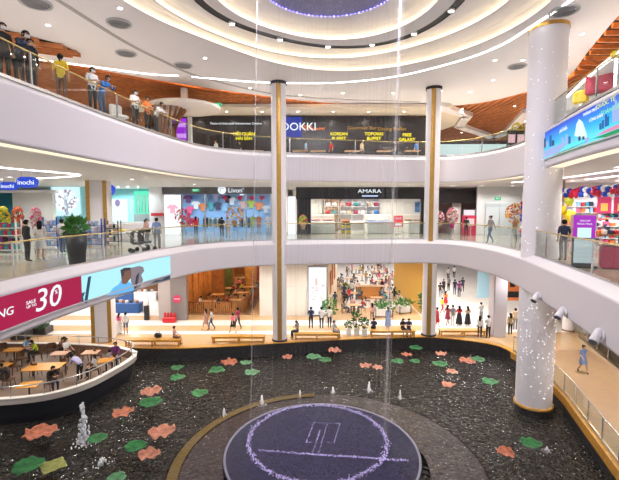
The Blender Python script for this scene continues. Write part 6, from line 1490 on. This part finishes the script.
# restaurant tables behind the glass on the third floor
tt = None
for i, px in enumerate((208, 232, 256, 300, 318, 352, 384, 412)):
    p = XZ(px, 160, 33.5); p.z = 13.12
    if tt is None: tt = table_proto(1.2, .8, CT, BLACK, 'dark dining table on the third floor before the black restaurant front', 'third floor dining tables', p, 0)
    else: dup(tt, p)
for px, y, top, low, lb in ((216, 34, 'white', 'black', 'person in white before the black restaurant front, left of the white lettering end'), (240, 34.5, 'black', 'black', 'person in black under the leftmost yellow lettering'), (306, 34, 'skyblue', 'navy', 'person in light blue below the orange lettering'), (331, 34.2, 'red', 'black', 'person in red under the second yellow lettering'),
                            (362, 34, 'beige', 'black', 'person in beige before the black restaurant front between two yellow signs'), (394, 33.8, 'black', 'denim', 'person in black before the black restaurant front near the rightmost yellow lettering'), (416, 34.4, 'blue', 'black', 'person in blue at the right end of the black restaurant front')):
    p = XZ(px, 160, y); p.z = 13.12; person(p, R.uniform(0, 360), 'stand', top, low, lb)
for x in (-10, -7, -4, -1, 2, 5, 8): downlight((x, 35.6, 17.42), 260, 'small downlight in the cream soffit of the third floor restaurants', 'cream soffit downlights', color=(1, .9, .75))
# curved canopy, timber ribs and purple screen at the left
m = MB(); c_ = P(178, 104, 16.3); n = 40
EL = [(c_.x + 2.5 * math.cos(2 * PI * i / n), c_.y + 1.5 + 2.4 * math.sin(2 * PI * i / n)) for i in range(n)]; m.prism(EL, 16.3, 16.48); m.build('canopy', mat('canopy_cream', (.76, .70, .62), .5), label='cream oval canopy above the purple screen on the third floor left', cat='canopy')
MB().box((c_.x, c_.y + 1.5, 17.11), (.4, .4, 1.26)).build('trim_canopy_hanger', WHITE, kind='structure')
t = thing('timber_rib_column', 'flaring column of brown timber ribs under the cream canopy', 'column', (XZ(168, 140, c_.y + 1.4).x, c_.y + 1.4, 13.1)); t['kind'] = 'structure'
for k in range(18):
    a = 2 * PI * k / 18; MB().tube([(.55 * math.cos(a), .55 * math.sin(a), 0), (.5 * math.cos(a), .5 * math.sin(a), 1.7), (.8 * math.cos(a), .8 * math.sin(a), 2.5), (1.25 * math.cos(a), 1.25 * math.sin(a), 3.2)], .09, 6).build('rib', WOOD, t)
p = XZ(181, 140, c_.y + 2.2); t = thing('poster_screen', 'glowing purple advertising screen under the cream canopy', 'screen', (p.x, p.y, 13.1)); MB().box((0, 0, 1.5), (1.0, .15, 2.6), ch=.02).build('frame', BLACK, t); MB().box((0, -.09, 1.6), (.9, .02, 2.2)).build('lit_panel', glow('purple_screen', (.32, .02, .62), 1), t); MB().box((0, -.105, 1.45), (.8, .01, .3)).box((0, -.105, .95), (.7, .01, .2)).box((0, -.105, 2.2), (.75, .01, .25)).build('picture', glow('purple_pic', (.65, .3, .85), 1), t)
struct('wall_left_third', wbox(182, 191, 117, 172, c_.y + 3.4, .3), WHITE)
m = MB(); m.box((-21, 36, 15.3), (14, .3, 4.6)); struct('wall_third_left', m, WOOD)
t = thing('exit_sign', 'small green exit sign under the timber ceiling on the third floor', 'sign', XZ(217, 105, 33)); MB().box((0, 0, 0), (.7, .1, .3)).build('case', MATS['exit_green'], t); MB().cone((0, 0, .15), (0, 0, .55), .015, .015, 5).build('hanger', STEEL, t); sign_text('EXIT', (0, -.06, 0), .2, PW, t, ext=.003)
# white zigzag soffit and glass front at the right back
m = MB(); zz = [P(px, py, 17.4) for px, py in ((436, 107), (467, 117), (459, 127.5), (494, 139), (508, 133), (528, 113))]
for a, b in zip(zz, zz[1:]):
    d = (b - a).normalized(); s_ = Vector((-d.y, d.x, 0)) * .45; a2, b2 = a - d * .2, b + d * .2; m.prism([(p.x, p.y) for p in (a2 - s_, b2 - s_, b2 + s_, a2 + s_)], 17.4, 17.75)
struct('trim_zigzag', m, WHITE)
m = MB(); c2_ = P(440, 123, 17.6); m.prism([(c2_.x + 1.9 * math.cos(2 * PI * i / 32), c2_.y + 5 * math.sin(2 * PI * i / 32)) for i in range(32)], 17.6, 17.75); struct('trim_disc', m, MATS['soffit_cream'])
m = MB(); m.box((19, 52.8, 15.2), (24, .2, 4.2)); struct('wall_glass_front', m, glow('glass_front_glow', (.62, .74, .73), 1))  # lit interior behind the glass put in as an even glow
for i, px in enumerate((511, 520)):
    p = XZ(px, 143, 31); t = thing('screen_board', 'dark board with a pink screen behind the third floor balustrade, ' + ('left' if i == 0 else 'right'), 'screen', (p.x, p.y, 13.1)); MB().box((0, 0, .95), (.62, .15, 1.9), ch=.02).build('body', BLACK, t); MB().box((0, -.09, 1.3), (.5, .02, .6)).build('screen', glow('pink_screen', (.75, .45, .5), 1), t)
p = XZ(517, 130, 31); p.z = 13.1; flower_stand(517, 140, 32, 2.6, ('yellow', 'lime'), 'yellow flower stand behind the dark boards on the third floor', .45, zf=13.1)
# right arm of the third floor: soffit with light line, baffles are the slatted ceiling; shop fronts
SP = resample(spline([(11.6, 9), (12.0, 12), (12.75, 17), (13.8, 21), (15, 24.6), (15.8, 28)]), .6); m = MB(); m.strip(atz(SP, 15.66), atz(SP, 15.9)); m.strip(atz(SP, 15.9), atz(offset(SP, -2.5), 15.9)); m.strip(atz(SP, 15.66), atz(offset(SP, -2.5), 15.66)); m.strip(atz(offset(SP, -2.5), 15.66), atz(offset(SP, -2.5), 15.9)); struct('trim_right_soffit', m, WHITE)
mb = MB(); A = offset(SP, .05); mb.strip(atz(A, 15.72), atz(A, 15.8)); mb.strip(atz(A, 15.8), atz(SP, 15.8)); mb.strip(atz(A, 15.72), atz(SP, 15.72)); mb.build('linear_light', COOL, label='white light line along the soffit of the right third floor shops', cat='ceiling light')
m = MB(); m.box((17.2, 18.5, 14.7), (.2, 20, 3.1)); struct('wall_right_third', m, mat('shop_greygreen', (.35, .40, .40), .5))
for i, (px, py, y, w_, h, c, lb) in enumerate(((600, 83, 20.5, 1.3, 1.0, (.62, .03, .10), 'crimson rounded shop panel behind the upper right balustrade'), (581, 97, 22, .8, .7, (.80, .58, .02), 'yellow shop panel behind the upper right balustrade'), (617, 54, 18, .5, .35, (.80, .62, .05), 'yellow shop panel at the top right picture edge'))):
    p = XZ(px, py, y); p.x = min(p.x, 16.6); t = thing('display_sign', lb, 'panel', p, -1.0); MB().box((0, 0, 0), (w_, .25, h), ch=.12).build('panel', mat('sp%d' % i, c, .5), t); MB().box((0, .05, -(h / 2 + p.z - 13.1 - h / 2) / 2 - h / 4), (.12, .12, p.z - 13.1 - h / 2)).build('post', STEEL, t)
    t.children[-1].location.z = 0
    for ch in list(t.children):
        if ch.name.startswith('post'): bpy.data.objects.remove(ch)
    hh = p.z - h / 2 - 13.1; MB().box((0, .02, -h / 2 - hh / 2), (.12, .12, hh)).build('post', STEEL, t)

# ------------------------------------------------------------------ boardwalk side, ground floor right
RW = offset([p for p in RP], 5.05)
balustrade('low glass balustrade on the far side of the boardwalk', resample(spline([(19.3, 29), (18.8, 27.1), (17.7, 23), (16.8, 19.5), (15.3, 14)]), .5), .012, 1.0, 1.6, 6, STEEL, 1, .025)
t = thing('flower_bed', 'long dark planting bed with red flowers beyond the boardwalk balustrade', 'planter', (19.25, 24.6, .012), 1.31); MB().box((0, 0, .25), (7, 1.6, .5), ch=.04).build('trough', STONE, t); m = MB()
for k in range(8): bush(m, ((k - 3.5) * .85, 0, .55), .5, .2, 26, .25, k)
m.build('foliage', LEAFD, t); m = MB()
for k in range(60): m.ball((R.uniform(-3.3, 3.3), R.uniform(-.7, .7), .72 + R.random() * .15), .06, 6, 4)
m.build('red_blossoms', cl('red'), t)['kind'] = 'stuff'
p = gp(568, 331); t = thing('display_totem', 'white rounded display totem beyond the boardwalk', 'display', p); MB().lathe([(.42, 0), (.42, 2.0), (.38, 2.05), (.001, 2.06)], n=24).build('body', WHITE, t); MB().lathe([(.43, .05), (.43, .15)], n=24).build('base_ring', WOOD, t)
p = gp(576, 338); plant(p + Vector((1.3, .6, 0)), .8, .6, .8, .5, 'round low planter beside the white totem', mat('pot_grey', (.45, .45, .44), .5), 1, .25, square=False)
m = MB(); m.box((24, 34, 2.68), (11, .3, 5.34)); struct('wall_ground_right', m, mat('ground_right', (.45, .30, .18), .5))
p = gp(512, 300); t = thing('hanging_banner', 'orange and black banner seen between the pier and the thick column', 'banner', XZ(512, 290, 33)); MB().box((0, 0, 0), (1.3, .08, 1.7)).build('panel', mat('banner_orange', (.75, .22, .06), .5), t); MB().box((0, -.05, -.35), (1.1, .02, .5), ch=.008).build('dark_figure', BLACK, t); MB().box((0, -.05, .45), (.4, .02, .4), ch=.008).build('dark_mark', BLACK, t); MB().cone((0, 0, .85), (0, 0, 5.37 - t.location.z), .015, .015, 5).build('hanger', STEEL, t)
p = XZ(492, 268, 46); t = thing('hanging_banner', 'pale blue banner hanging in the white hall', 'banner', (P(484, 300, 1.5).x, P(484, 300, 1.5).y, 3.2)); MB().box((0, 0, 0), (1.2, .06, 3.0)).build('panel', mat('banner_blue', (.35, .60, .75), .6), t); MB().cone((0, 0, 1.5), (0, 0, 2.17), .015, .015, 5).build('hanger', STEEL, t)

for x, y in ((13, 41), (17, 47), (12, 36.5), (21, 41), (12, 49), (17, 35), (20, 30), (-20, 30), (-16, 25), (-14, 33), (17, 24), (15, 17)):
    downlight((x, y, 17.72), 1100 if y > 34 else 600, 'added warm downlight between the timber slats, brightening the third floor', 'added timber slat downlights', color=(1, .8, .55))  # lamps added among the slats to lift the light up here
